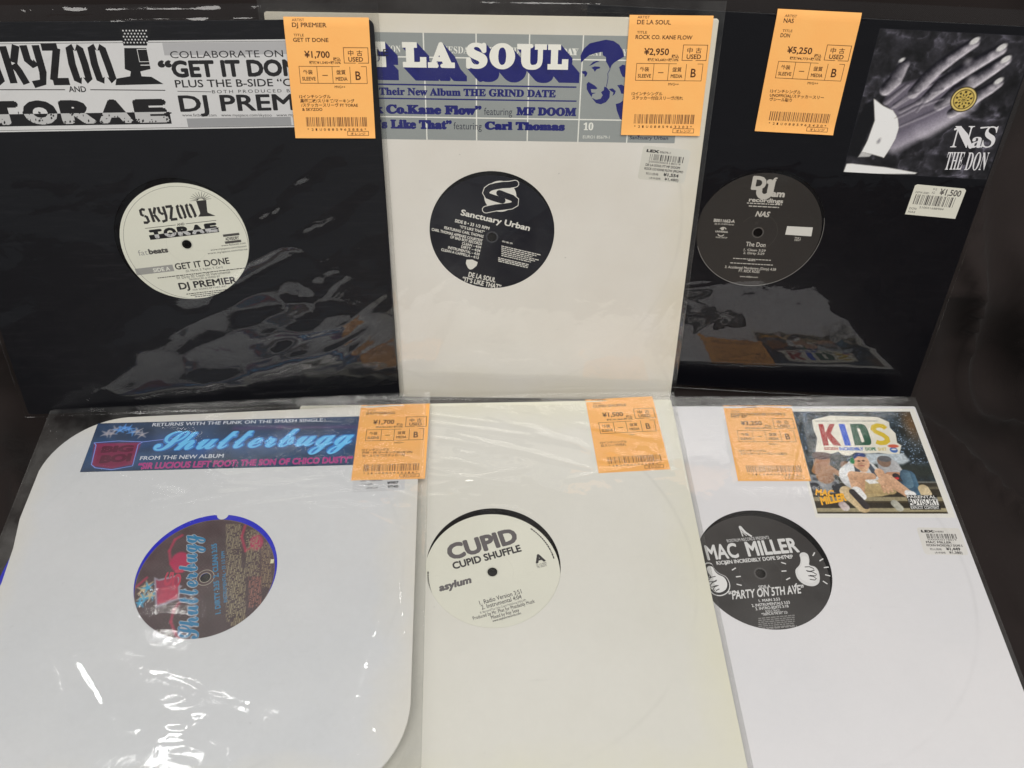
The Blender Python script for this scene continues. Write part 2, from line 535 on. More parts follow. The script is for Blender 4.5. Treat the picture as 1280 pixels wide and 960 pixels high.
class Picture:
    """a printed picture: colour laid by numpy on a fine grid of the sticker"""
    def __init__(s, x0, y0, x1, y1, step, bg=(0, 0, 0)):
        s.b = (x0, y0, x1, y1)
        s.nx, s.ny = int((x1 - x0) / step) + 1, int((y1 - y0) / step) + 1
        s.X, s.Y = np.meshgrid(np.linspace(x0, x1, s.nx), np.linspace(y0, y1, s.ny))
        s.C = np.zeros((s.ny, s.nx, 3)) + np.array(bg, float)
        s.aa = step * 0.7
    def put(s, d, col, alpha=1.0, soft=None):
        a = np.clip(0.5 - d / (2 * (soft or s.aa)), 0, 1) * alpha
        col = np.array(col, float)
        s.C = s.C * (1 - a[..., None]) + col * a[..., None]
    def dpoly(s, P):
        X, Y = s.X, s.Y
        d = np.full(X.shape, 1e9); ins = np.zeros(X.shape, bool)
        n = len(P)
        for i in range(n):
            ax, ay = P[i]; bx, by = P[(i + 1) % n]
            ex, ey = bx - ax, by - ay
            t = np.clip(((X - ax) * ex + (Y - ay) * ey) / (ex * ex + ey * ey + 1e-9), 0, 1)
            d = np.minimum(d, np.hypot(X - ax - t * ex, Y - ay - t * ey))
            c = (ay > Y) != (by > Y)
            with np.errstate(divide='ignore', invalid='ignore'):
                ins ^= c & (X < ex * (Y - ay) / (ey if ey else 1e-9) + ax)
        return np.where(ins, -d, d)
    def poly(s, P, col, alpha=1.0, soft=None):
        s.put(s.dpoly(P), col, alpha, soft)
    def limb(s, a, b, ra, rb, lo, hi, side=(0.6, -0.8), soft=None, amb=0.5, alpha=1.0):
        """a rounded tapering form with the picture's own modelling from lo to hi"""
        X, Y = s.X, s.Y
        ex, ey = b[0] - a[0], b[1] - a[1]
        t = np.clip(((X - a[0]) * ex + (Y - a[1]) * ey) / (ex * ex + ey * ey + 1e-9), 0, 1)
        r = ra + (rb - ra) * t
        dx, dy = X - a[0] - t * ex, Y - a[1] - t * ey
        d = np.hypot(dx, dy) - r
        k = np.clip(amb + (dx * side[0] + dy * side[1]) / r * 0.55, 0, 1)
        col = np.array(lo, float) * (1 - k[..., None]) + np.array(hi, float) * k[..., None]
        s.put(d, col, alpha, soft)
    def chain(s, pts, rs, lo, hi, side, soft=0.5, amb=0.4, alpha=1.0):
        X, Y = s.X, s.Y
        best = np.full(X.shape, 1e9); kk = np.zeros(X.shape)
        for i in range(len(pts) - 1):
            a, b = pts[i], pts[i + 1]
            ex, ey = b[0] - a[0], b[1] - a[1]
            t = np.clip(((X - a[0]) * ex + (Y - a[1]) * ey) / (ex * ex + ey * ey + 1e-9), 0, 1)
            r = rs[i] + (rs[i + 1] - rs[i]) * t
            dx, dy = X - a[0] - t * ex, Y - a[1] - t * ey
            d = np.hypot(dx, dy) - r
            k = amb + (dx * side[0] + dy * side[1]) / r * 0.6
            kk = np.where(d < best, k, kk); best = np.minimum(best, d)
        kk = np.clip(kk + 0.25 * (fbm(X / 2.5, Y / 2.5, 91, 3) - 0.5), 0, 1)[..., None]
        s.put(best, np.array(lo, float) * (1 - kk) + np.array(hi, float) * kk, alpha, soft)
    def ell(s, c, rx, ry, col, rot=0, alpha=1.0, soft=None):
        q, w_ = math.cos(rot), math.sin(rot)
        dx, dy = s.X - c[0], s.Y - c[1]
        u, v = (dx * q + dy * w_) / rx, (-dx * w_ + dy * q) / ry
        s.put((np.hypot(u, v) - 1) * min(rx, ry), col, alpha, soft)
    def build(s, name, z, parent, shift=(0, 0), mask=None, mat=None, bend=None):
        V = np.zeros((s.ny * s.nx, 3))
        V[:, 0] = (s.X.ravel() - shift[0]) * MM; V[:, 1] = (s.Y.ravel() - shift[1]) * MM; V[:, 2] = z * MM
        i = np.arange((s.ny - 1) * (s.nx - 1)); r, c = i // (s.nx - 1), i % (s.nx - 1)
        a = r * s.nx + c
        F = np.stack([a, a + 1, a + s.nx + 1, a + s.nx], 1)
        if mask is not None:
            mk = mask(s.X, s.Y).ravel()
            F = F[mk[F].all(1)]
        me = bpy.data.meshes.new(name)
        me.from_pydata(V.tolist(), [], F.tolist())
        at = me.color_attributes.new('ink', 'FLOAT_COLOR', 'POINT')
        C = np.clip(s.C, 0, 255) / 255
        C = np.where(C <= 0.04045, C / 12.92, ((C + 0.055) / 1.055) ** 2.4) * GAIN
        at.data.foreach_set('color', np.c_[np.clip(C.reshape(-1, 3), 0, 0.92), np.ones(s.nx * s.ny)].ravel())
        me.update()
        return link_mesh(name, me, mat or INK, parent)

# ------------------------------------------------------------------ the setting: one black cloth over the stand
def cloth():
    prof = [(-1500, -8), (-700, -8), (-420, -8), (-200, -8), (-100, -8), (-66, -9), (-48, -13), (-34, -19), (-20, -25), (-6, -29), (6, -27), (13, -21)]
    for vv in (0, 20, 50, 90, 140, 200, 280, 360, 460, 600, 900):
        prof.append((vv * math.sin(LEAN) + 15 * math.cos(LEAN), vv * math.cos(LEAN) - 15 * math.sin(LEAN)))
    P = np.array(prof, float)
    L = np.r_[0, np.cumsum(np.hypot(*np.diff(P, axis=0).T))]
    s = np.r_[np.arange(0, 1000, 16), np.arange(1000, 2000, 5), np.arange(2000, L[-1], 12)]
    y, z = np.interp(s, L, P[:, 0]), np.interp(s, L, P[:, 1])
    for _ in range(2):
        y[1:-1] = (y[:-2] + 2 * y[1:-1] + y[2:]) / 4; z[1:-1] = (z[:-2] + 2 * z[1:-1] + z[2:]) / 4
    x = np.arange(-1100, 1101, 6.0)
    X, S = np.meshgrid(x, s)
    ty, tz = np.gradient(y), np.gradient(z)
    ln = np.hypot(ty, tz); ny_, nz_ = -tz / ln, ty / ln
    # soft folds: deep beyond the sleeves, shallow under them
    out = np.clip((np.abs(X - 10) - 345) / 70, 0, 1)
    f = (fbm(X / 110 + S / 400, S / 150, 5, 3) - 0.5) * 22
    f2 = (1 - np.abs(2 * fbm(X / 60 + S / 210 + 9, S / 260 - X / 300, 21, 2) - 1)) ** 3 * 9
    top = np.clip((S - 2000) / 200, 0, 1)
    f3 = (1 - np.abs(2 * fbm(X / 46 + S / 120, S / 170 + 3, 33, 2) - 1)) ** 4 * 7
    H = (f * 2.0 + f2 * 2.6 + f3 * 2.2 - 20) * np.maximum(out, top * 0.7)
    V = np.stack([X, y[:, None] + H * ny_[:, None], z[:, None] + H * nz_[:, None]], -1).reshape(-1, 3) * MM
    nx, nn = len(x), len(s)
    i = np.arange((nn - 1) * (nx - 1)); r, c = i // (nx - 1), i % (nx - 1); a = r * nx + c
    me = bpy.data.meshes.new('display_cloth')
    me.from_pydata(V.tolist(), [], np.stack([a, a + 1, a + nx + 1, a + nx], 1).tolist())
    me.update()
    t = NT('black_cloth')
    wv = t.n('ShaderNodeTexWave', {'Vector': t.tc, 'Scale': 420, 'Distortion': 1.2, 'Detail': 1}, wave_type='BANDS', bands_direction='X').outputs[0]
    wv2 = t.n('ShaderNodeTexWave', {'Vector': t.tc, 'Scale': 420, 'Distortion': 1.2, 'Detail': 1}, wave_type='BANDS', bands_direction='DIAGONAL').outputs[0]
    wvm = t.mix(0.5, wv, wv2)
    tone = t.ramp(t.noise(5, 4), [(0.3, srgb(36, 31, 30, 1)), (0.75, srgb(50, 44, 43, 1))])
    base = t.mix(0.35, tone, wvm, 'MULTIPLY')
    base = t.mix(t.ramp(t.noise(700, 2), [(0.70, (0, 0, 0, 1)), (0.82, (0.25, 0.25, 0.25, 1))]), base, srgb(120, 112, 108, 1))
    t.link(base, 'Base Color')
    t.set(Roughness=0.95)
    t.p.inputs['Specular IOR Level'].default_value = 0.1
    t.p.inputs['Sheen Weight'].default_value = 0.03
    t.p.inputs['Sheen Roughness'].default_value = 0.5
    t.bump(wvm, 0.4, 0.0003)
    o = link_mesh('backdrop_cloth', me, t.m, None, True)
    props(o, 'black woven cloth draped over the stand under and behind all records', kind='structure')
cloth()

# ------------------------------------------------------------------ plastic bags
def bag(k, label, x0, y0, x1, y1, seed, slack, feats, regions, rough=0.03, fine=1.0, tag=None, haze=0.0, ang=0.0, flat_tag=False, crisp=1.0, calm=None):
    b = empty('plastic_bag', fmat(k), label, 'plastic bag', 'clear plastic bags around the records')
    st = 1.5
    xs = np.linspace(x0, x1, int((x1 - x0) / st) + 1); ys = np.linspace(y0, y1, int((y1 - y0) / st) + 1)
    X, Y = np.meshgrid(xs, ys)
    # clearance: flat over the board, down to the seam at the rim
    ex = np.minimum(X - x0, x1 - X); eyb = Y - y0; eyt = y1 - Y
    sm = lambda t: np.clip(t, 0, 1) ** 2 * (3 - 2 * np.clip(t, 0, 1))
    rim = sm(ex / 4.5) * sm(eyb / 4.0) * (0.55 + 0.45 * sm((eyt + 2) / 30))
    c, q = math.cos(ang), math.sin(ang)
    U, W = X * c + Y * q, -X * q + Y * c
    wx = (fbm(X / 55, Y / 55, seed + 40, 2) - 0.5) * 60
    broad = (fbm((U + wx) / 150, (W + wx) / 75, seed, 2) - 0.45) * 2.6 * slack
    crease = (1 - np.abs(2 * fbm((U + wx) / 120 + 3, (W - wx) / 34, seed + 7, 2) - 1)) ** 5 * 1.3 * slack
    h = np.maximum(broad, 0) + np.maximum(broad * 0.3, -0.1) + crease * sm(fbm(X / 90, Y / 90, seed + 3, 2) * 2.4 - 0.7)
    for (ax, ay, bx, by, wd, am) in feats:           # single drawn creases
        exx, eyy = bx - ax, by - ay
        tt = np.clip(((X - ax) * exx + (Y - ay) * eyy) / (exx * exx + eyy * eyy), 0, 1)
        wob = (fbm(X / 48, Y / 48, seed + 60, 2) - 0.5) * wd * 2.0
        d = np.abs(np.hypot(X - ax - tt * exx, Y - ay - tt * eyy) + wob)
        h += am * np.exp(-(d / wd) ** 2) * np.sin(math.pi * np.clip(tt * 0.94 + 0.03, 0, 1)) ** 0.6
    for (cx, cy, rx, ry, am, sc) in regions:         # crumpled patches
        g = np.exp(-(((X - cx) / rx) ** 2 + ((Y - cy) / ry) ** 2))
        n1 = fbm(X / sc + Y / (sc * 3), Y / (sc * 0.55), seed + 80, 2)
        h += am * g * (1 - np.abs(2 * n1 - 1)) ** 2
    # hair-fine creases everywhere, in bundles
    fc = (1 - np.abs(2 * fbm((U + wx) / 46 + 5, (W + wx * .6) / 15, seed + 120, 2) - 1)) ** 9
    h += 0.16 * crisp * fc * sm(fbm(X / 60, Y / 60, seed + 130, 2) * 3.2 - 1.2)
    if calm is not None:       # film lies smooth below this line
        h *= 0.12 + 0.88 * sm((Y - calm + 30) / 60)
    if tag:
        tx0, ty0, tx1, ty1 = tag
        dd = np.maximum(np.maximum(tx0 - X, X - tx1), np.maximum(ty0 - Y, Y - ty1))
        h += 0.0 if flat_tag else 0.4 * sm(1 - dd / 5)
    if tag and flat_tag:
        h = h * sm((dd - 1) / 14)
    Zv = 0.25 + (2.05 + h) * rim
    V = np.stack([X, Y, Zv], -1).reshape(-1, 3) * MM
    nx, ny = len(xs), len(ys)
    i = np.arange((ny - 1) * (nx - 1)); r, cc = i // (nx - 1), i % (nx - 1); a = r * nx + cc
    me = bpy.data.meshes.new('front_film')
    me.from_pydata(V.tolist(), [], np.stack([a, a + 1, a + nx + 1, a + nx], 1).tolist())
    me.update()
    fm = film_mat('clear_film', seed * 3.1, rough, haze, fine)
    link_mesh('front_film', me, fm, b, True)
    # back sheet, a little bowed where nothing stiffens it
    xs = np.linspace(x0, x1, 60); ys = np.linspace(y0, y1, 60)
    X, Y = np.meshgrid(xs, ys)
    Zb = -0.2 + 0.25 * (fbm(X / 40, Y / 40, seed + 90, 2) - 1)
    V = np.stack([X, Y, Zb], -1).reshape(-1, 3) * MM
    i = np.arange(59 * 59); a = (i // 59) * 60 + i % 59
    me = bpy.data.meshes.new('back_film')
    me.from_pydata(V.tolist(), [], np.stack([a + 60, a + 61, a + 1, a], 1).tolist())
    me.update()
    link_mesh('back_film', me, fm, b, True)
    # welded seam round three sides
    pts = [(x0, y1), (x0, y0), (x1, y0), (x1, y1)]
    V, F = [], []
    rn = random.Random(seed)
    path = []
    for (p, q2) in zip(pts[:-1], pts[1:]):
        for j in range(40):
            t_ = j / 40
            path.append((p[0] + (q2[0] - p[0]) * t_, p[1] + (q2[1] - p[1]) * t_))
    path.append(pts[-1])
    for j, (px, py) in enumerate(path):
        wz = rn.uniform(-0.12, 0.12)
        for a_ in range(6):
            an = 2 * math.pi * a_ / 6
            nx_ = 1 if px >= x1 - 1e-6 else (-1 if px <= x0 + 1e-6 else 0)
            ny_ = -1 if py <= y0 + 1e-6 else 0
            V.append((px + nx_ * 0.28 * math.cos(an), py + ny_ * 0.28 * math.cos(an), 0.1 + wz + 0.28 * math.sin(an)))
    for j in range(len(path) - 1):
        for a_ in range(6):
            F.append((j * 6 + a_, j * 6 + (a_ + 1) % 6, (j + 1) * 6 + (a_ + 1) % 6, (j + 1) * 6 + a_))
    link_mesh('seam', mesh_from('seam', V, F), fm, b, True)
    return b

# ------------------------------------------------------------------ sleeves and discs
SLEEVES = {}
def sleeve(k, label, mat, outline, hole, edge_mat=None, extra=None, group=None):
    s = empty('record_sleeve', fmat(k), label, 'record sleeve', 'record sleeves in two rows')
    SLEEVES[k] = s
    o = link_mesh('front_panel', curve_mesh([outline, hole], 1.35, 1.8, 0.12), mat, s)
    link_mesh('back_panel', curve_mesh([outline, circle(0, 0, 47, 64)], 0.0, 0.4, 0.1), mat, s)
    # folded edge of the board
    cx = sum(p[0] for p in outline) / len(outline); cy = sum(p[1] for p in outline) / len(outline)
    inner = [(cx + (x - cx) * 0.99, cy + (y - cy) * 0.99) for x, y in outline]
    outer = [(cx + (x - cx) * 0.9985, cy + (y - cy) * 0.9985) for x, y in outline]
    link_mesh('folded_edge', curve_mesh([outer, inner], 0.41, 1.34), edge_mat or mat, s)
    return s

def vinyl_mat(name, rgb, rough=0.25):
    t = NT(name)
    g = t.n('ShaderNodeTexWave', {'Vector': t.tc, 'Scale': 300, 'Distortion': 0.0}, wave_type='RINGS', rings_direction='Z').outputs[0]
    t.set(Roughness=rough)
    t.p.inputs['Base Color'].default_value = srgb(*rgb, k=1)
    t.bump(g, 0.4, 0.0001)
    return t.m

def vinyl(k, label, c, rot, disc_mat, label_mat, lr=50.0, dr=151.0):
    d = empty('vinyl_record', fmat(k, c[0], c[1], 0.5, rot), label, 'vinyl record', 'records inside the sleeves')
    link_mesh('disc', curve_mesh([circle(0, 0, dr, 160), circle(0, 0, 3.7, 32)], 0.0, 0.62, 0.2), disc_mat, d)
    lb = link_mesh('label', curve_mesh([circle(0, 0, lr, 128), circle(0, 0, 3.65, 32)], 0.63, 0.72), label_mat, d)
    return d, lb

def local(fn, c, rot):
    """measured sleeve point -> coordinates of a turned disc"""
    q, w_ = math.cos(-rot), math.sin(-rot)
    def g(x, y):
        u, v = fn(x, y)
        u -= c[0]; v -= c[1]
        return (u * q - v * w_, u * w_ + v * q)
    return g
LZ = 0.735   # height of the ink on a record label
SZ = 1.83    # height of a sticker's top
PZ = 1.85

# ------------------------------------------------------------------ orange price tags
TAGP = flat(238, 172, 90, 0.65, 0.25)
def tag_paper():
    t = NT('orange_tag_paper')
    base = t.mix(t.ramp(t.noise(35, 4), [(0.3, (0, 0, 0, 1)), (0.75, (1, 1, 1, 1))]), srgb(236, 172, 100, 1.16), srgb(230, 165, 93, 1.16))
    t.link(base, 'Base Color')
    t.set(Roughness=0.62)
    t.p.inputs['Specular IOR Level'].default_value = 0.25
    t.bump(t.mix(0.3, t.noise(20, 2), t.noise(700, 2)), 0.5, 0.0006)
    return t.m
TAGM = tag_paper()
INKT = flat(70, 40, 24)
def price_tag(k, c00, c10, hgt, label, artist, title, price, net, note, desc, code, curl=1.0, out=0.0):
    """c00 / c10: bottom left and bottom right corner on the sleeve plane"""
    rot = math.atan2(c10[1] - c00[1], c10[0] - c00[0])
    W, H = 58.0, hgt
    t = empty('price_tag', fmat(k, c00[0], c00[1], out, rot), label, 'price tag', 'orange price tags on the records')
    bend = lambda x, y: -curl * 0.9 * max(0.0, (y - H + 7) / 7) ** 2 + 0.05 * math.sin(x * 0.12 + y * 0.05) + out * 1.3 * max(0.0, (9 - y) / 9) ** 2 * (0.4 + 0.6 * x / 58)
    xs, ys = np.linspace(0, W, 13), np.linspace(0, H, 57)
    V, F = [], []
    for zz in (1.98, 1.90):
        for y in ys:
            for x in xs:
                V.append((x, y, zz + bend(x, y)))
    nx, ny = len(xs), len(ys)
    for j in range(ny - 1):
        for i in range(nx - 1):
            a = j * nx + i
            F.append((a, a + 1, a + nx + 1, a + nx)); b = a + nx * ny
            F.append((b + nx, b + nx + 1, b + 1, b))
    for i in range(nx - 1):
        F.append((i + nx * ny, i + 1 + nx * ny, i + 1, i)); q = (ny - 1) * nx + i
        F.append((q, q + 1, q + 1 + nx * ny, q + nx * ny))
    for j in range(ny - 1):
        a = j * nx; F.append((a, a + nx, a + nx + nx * ny, a + nx * ny)); a += nx - 1
        F.append((a + nx * ny, a + nx + nx * ny, a + nx, a))
    link_mesh('paper_slip', mesh_from('paper_slip', V, F), TAGM, t)
    p = Print(1.995)
    Y = lambda y: 84.0 - y
    if H > 80: p.text('ARTIST', (5.6, Y(3.4)), 1.7, w=8.4, st='mono', bold=0.01)
    p.text(artist, (5.4, min(Y(7.1), H - 2.9)), 2.9, w=min(40, 2.35 * len(artist)), st='mono', bold=0.02)
    p.text('TITLE', (5.9, Y(13.2)), 1.7, w=7.0, st='mono', bold=0.01)
    for i, tt in enumerate(title):
        p.text(tt, (5.2, Y(16.8 + i * 2.6)), 2.7, w=min(46, 2.2 * len(tt)), st='mono', bold=0.02)
    p.text('¥' + price, (12.0, Y(27.4)), 4.5, w=17.5, bold=0.022)
    p.text('税込', (31.6, Y(29.2)), 2.4, w=5.2, st='cjk', bold=0.02)
    p.text('税抜¥' + net + '+税10%', (14.8, Y(31.4)), 2.0, w=22, st='cjk', bold=0.02)
    p.text('中', (42.2, Y(25.6)), 3.6, w=3.8, st='cjk', bold=0.012)
    p.text('古', (48.2, Y(25.6)), 3.6, w=4.0, st='cjk', bold=0.012)
    p.text('USED', (42.2, Y(29.8)), 3.1, w=10.2, bold=0.02)
    p.text('外装', (10.0, Y(38.4)), 3.0, w=6.6, st='cjk', bold=0.012)
    p.text('SLEEVE', (8.9, Y(42.9)), 2.5, w=9.4, bold=0.02)
    p.rect(23.2, Y(39.6), 27.0, Y(39.1))
    p.text('盤質', (33.2, Y(38.4)), 3.0, w=6.4, st='cjk', bold=0.012)
    p.text('MEDIA', (32.4, Y(42.9)), 2.5, w=8.2, bold=0.02)
    p.text('B', (46.4, Y(42.4)), 6.0, w=3.7, bold=0.014)
    p.text(note, (31.2, Y(48.2)), 1.8, w=1.5 * len(note), st='mono', bold=0.01)
    for i, dd in enumerate(desc):
        wd = sum(2.3 if ord(ch) > 255 else 1.35 for ch in dd) * 1.18
        p.text(dd, (5.6 + i * 0.4, Y(55.2 + i * 3.0)), 2.5, w=min(47, wd), st='cjk', bold=0.02)
    x = 9.2
    for ch in code:
        p.text(ch, (x, Y(78.6)), 1.7, w=1.5 if ch not in '*1' else 1.1, st='mono', bold=0.01)
        x += 43.0 / (len(code) - 0.4)
    p.text('オレンジ', (40.2, Y(81.5)), 1.9, w=10.8, st='cjk', bold=0.012)
    p.build('lettering', INKT, t, bend=bend)
    f = Print(2.0)
    f.frame(39.0, Y(31.0), 56.4, Y(20.2), 0.42)
    f.build('used_box', INKT, t, bend=bend)
    f = Print(2.0)
    f.frame(7.3, Y(45.0), 54.6, Y(33.0), 0.36)
    for xx in (19.6, 30.2, 42.6): f.rect(xx, Y(44.7), xx + 0.36, Y(33.3))
    f.build('grade_table', INKT, t, bend=bend)
    f = Print(2.0)
    f.frame(37.8, Y(82.2), 53.4, Y(78.9), 0.35)
    f.build('colour_box', INKT, t, bend=bend)
    bcd = Print(1.995)
    bcd.barcode(8.8, Y(75.6), 53.0, Y(68.8), 44, sum(map(ord, code)))
    bcd.build('barcode', flat(110, 74, 48), t, bend=bend)
    return t

def corners(fn, bl, br):
    return fn(*bl), fn(*br)
one = lambda x, y: (x, y)
S1 = '12インチシングル'
price_tag('sky', (94.5, 75.8), (152.2, 74.8), 83.4, 'orange price tag of 1,700 yen covering the end of the black and white banner', 'DJ PREMIER', ['GET IT DONE'], '1,700', '1,545', 'MVG++',
          [S1, '黒盤二枚/スリキズ/マーキング', '/ステッカースリーヴ FT TORAE', ' & SKYZOO'], '*21U0885965886*', out=0.85)
price_tag('del', (95.4, 76.0), (153.7, 76.3), 82.8, 'orange price tag of 2,950 yen covering the end of the grey and navy banner', 'DE LA SOUL', ['ROCK CO. KANE FLOW'], '2,950', '2,682', 'MVG++',
          [S1, 'ステッカー付白スリーヴ/汚れ'], '*21U0885963202*', out=0.85)
price_tag('nas', (-25.6, 75.0), (33.6, 75.1), 85.6, 'orange price tag of 5,250 yen on the glossy black sleeve beside the hand picture', 'NAS', ['DON'], '5,250', '4,773', 'MVG++',
          [S1, 'UNOFFICIAL/ステッカースリー', 'ヴシール貼り'], '*21U0885965430*', out=0.85)
price_tag('big', (104.6, 80.8), (161.6, 79.0), 78.4, 'orange price tag of 1,700 yen under crumpled film over the dark blue banner', 'BIG BOI', ['SHUTTERBUGG'], '1,700', '1,545', 'MVG++',
          [S1, '尾盤・他 マーキング/BLUE VIN', '化・スリキズ/ステッカー付'], '*21U0885965216*', 0.5)
price_tag('cup', (86.7, 81.8), (144.0, 84.2), 77.0, 'orange price tag of 1,500 yen on the plain cream sleeve without a banner', 'CUPID', ['CUPID SHUFFLE'], '1,500', '1,364', 'VG+',
          [S1, '白スリーヴ/汚れ'], '*21U0885965814*', 0.5)
price_tag('mac', (-6.2, 79.7), (51.8, 79.7), 78.6, 'orange price tag of 3,250 yen beside the colourful group picture', 'MAC MILLER', ['KICKIN INCREDIBLY DOPE S', 'HIT EP'], '3,250', '2,955', 'MVG++',
          [S1, 'ステッカースリーヴシール貼り'], '*21U0885963162*', 0.5)

# ------------------------------------------------------------------ upper row, left: black sleeve with SKYZOO banner
BLK = (20, 21, 26)
sky = sleeve('sky', 'worn black card sleeve with a white banner of black stencil letters', black_card('worn_black_card', (15, 16, 21), 0.5, 3.0, 0.26),
             rrect(-157, -157, 157, 157, (3, 3, 5, 3)), circle(-1.2, -2.8, 50.2), flat(40, 40, 42))
z = Z('sky', 0, 0, 2.6667)
SILV = card('silver_white_banner', (212, 212, 212), (204, 204, 205), 0.45, 5, 0.2)
bx0, bx1, by0, by1 = -152.0, 148.0, 83.4, 144.4
st = link_mesh('banner_sticker', curve_mesh([rrect(bx0, by0, bx1, by1, 0.8)], 1.80, 1.84, 0.01), SILV, sky)
st['label'] = 'white banner sticker with black stencil letters'
g = Print(1.846)
g.rect(12, 134.6, bx1 - 1.4, 142.8); g.build('grey_band', flat(172, 172, 174), st)
g = Print(1.846)
g.rect(19, 84.8, 92.6, 91.0); g.rect(94.2, 84.8, bx1 - 1.4, 91.0); g.build('grey_band', flat(150, 151, 153), st)
g = Print(1.85)
for yy in (by1 - 1.3, by0 + 1.0):
    g.rect(bx0 + 1, yy, bx1 - 1, yy + 0.3)
# big stencil letters
STEN = [  # strokes of the stencil word, x along the word, y from foot (0) to head (1)
    [(6, .9), (-12, .97), (-30, .9), (-32, .6), (-16, .52)], [(-12, .5), (4, .42), (8, .1), (-8, .03), (-34, .06)],
    [(48, .02), (44, .98)], [(88, 1.0), (66, .56)], [(64, .52), (76, .34), (90, 0)],
    [(112, 1.0), (114, .62), (128, .5), (140, .56)], [(152, 1.0), (154, .3), (146, .04), (112, -.02)],
    [(170, .95), (222, .95)], [(219, .92), (183, .08)], [(180, .05), (234, .05)],
    [(274, .93), (260, .90), (257, .5), (262, .10), (276, .07)], [(282, .93), (294, .88), (299, .5), (301, .12), (288, .07)],
    [(346, .93), (332, .9), (331, .5), (337, .1), (352, .07)], [(356, .93), (368, .88), (375, .5), (381, .12), (368, .07)]]
for pts in STEN:
    g.stroke([(z(x, 282)[0], 116.6 + 25.6 * y) for x, y in pts], 4.9, caps=False)
g.build('stencil_lettering', flat(26, 25, 27), st)
# microphone with its burst
g = Print(1.862)
mc = z(452, 118)
for i in range(14):
    a = math.radians(-12 + i * 204 / 13)
    R = 17.5 if i % 2 == 0 else 12.0
    g.stroke([(mc[0] + 9 * math.cos(a - 0.2), mc[1] + 5 * math.sin(a - 0.2)), (mc[0] + R * 1.25 * math.cos(a), mc[1] + R * 0.72 * math.sin(a)), (mc[0] + 9 * math.cos(a + 0.2), mc[1] + 5 * math.sin(a + 0.2))], 0.4, caps=False)
g.poly(z.pts((398, 96), (505, 96), (490, 152), (412, 152)))
g.poly(z.pts((414, 160), (488, 160), (502, 230), (468, 238), (472, 254), (505, 256), (545, 280), (385, 284), (388, 262), (434, 254), (436, 238), (416, 230)))
g.build('microphone_drawing', flat(24, 24, 26), st)
g = Print(1.875)
for j in range(5):
    for i in range(8 - (j % 2)):
        g.disc(z(410 + i * 11 + (j % 2) * 5 + j * 1.0, 102 + j * 10), 0.55, 8)
g.rect(z(424, 0)[0], z(0, 224)[1], z(478, 0)[0], z(0, 221)[1])
g.frame(z(422, 0)[0], z(0, 212)[1], z(484, 0)[0], z(0, 168)[1], 0.4)
g.build('microphone_highlights', flat(205, 205, 205), st)
g = Print(1.855)
D = flat(34, 33, 35)
g.text('AND', z(231, 307), 4.0, p1=z(289, 307), st='sans', bold=0.02)
g.stroke([z(0, 299), z(216, 299)], 0.6); g.stroke([z(302, 299), z(550, 301)], 0.6)
g.text('COLLABORATE ON THE NEW SINGLE', z(569, 194), 4.6, w=150, st='sans', bold=0.0)
g.text('“', z(534, 258), 11.5, w=9.5, st='bold', bold=0.03)
g.text('GET IT DONE”', z(577, 259), 11.6, w=103, st='sans', bold=0.045)
g.text('PLUS THE B-SIDE “CLICK”', z(586, 292), 5.2, w=104, st='sans', bold=0.012)
g.stroke([z(592, 304), z(704, 306)], 0.4)
g.text('BOTH PRODUCED BY', z(708, 311), 2.2, w=58, st='sans', bold=0.0, space=1.4)
g.text('DJ PREMIER', z(602, 373), 11.6, w=113, st='bold', bold=0.004)
g.text('www.fatbeats.com', z(608, 388), 2.0, p1=z(722, 388), st='sans')
g.text('www.myspace.com/skyzoo', z(738, 388), 2.0, p1=z(906, 388), st='sans')
g.text('www.myspace.com/torae', z(922, 388), 2.0, w=36, st='sans')
g.build('lettering', D, st)

def halfblock(prefix, z0, text, x0, x1, ya, yb, parent, h, rot=0.0, cut=0.45, ink=(28, 27, 29), mat=None):
    """block letters, dark above a line and reversed out of a dark worn strip below it"""
    W = x1 - x0; hc = h * cut
    up = Print(z0)
    top = Print(z0); low = Print(z0 + 0.012); strip = Print(z0 + 0.002)
    n = len(text)
    for i, ch in enumerate(text):
        a = x0 + W * i / n + W * 0.008; b = x0 + W * (i + 1) / n - W * 0.008
        top.text(ch, (a, ya), h, w=b - a, st='bold', bold=0.055)
        low.text(ch, (a, ya), h, w=b - a, st='bold', bold=0.055)
    rn = random.Random(5)
    strip.rect(x0 - W * 0.01, ya - 0.06 * h, x1, ya + hc)
    strip.build('dark_strip', mat or flat(*ink), parent)
    top.build('block_lettering', flat(*ink), parent, clip=(ya + hc, True))
    low.build('reversed_lettering', flat(186, 186, 186), parent, clip=(ya + hc, False))
    wn = Print(z0 + 0.022)
    for _ in range(int(120)):
        x = rn.uniform(x0, x1); y = ya + rn.random() ** 2 * hc * 1.1
        ww, hh = rn.uniform(0.004, 0.012) * W, rn.uniform(0.03, 0.14) * h
        wn.poly([(x, y), (x + ww, y + hh * 0.3), (x + ww * 0.8, y + hh), (x + ww * 0.1, y + hh * 0.7)])
    wn.build('worn_specks', flat(*ink), parent)
halfblock('torae', 1.852, 'TORAE', -119.0, 8.0, 88.4, 0, st, 16.8)

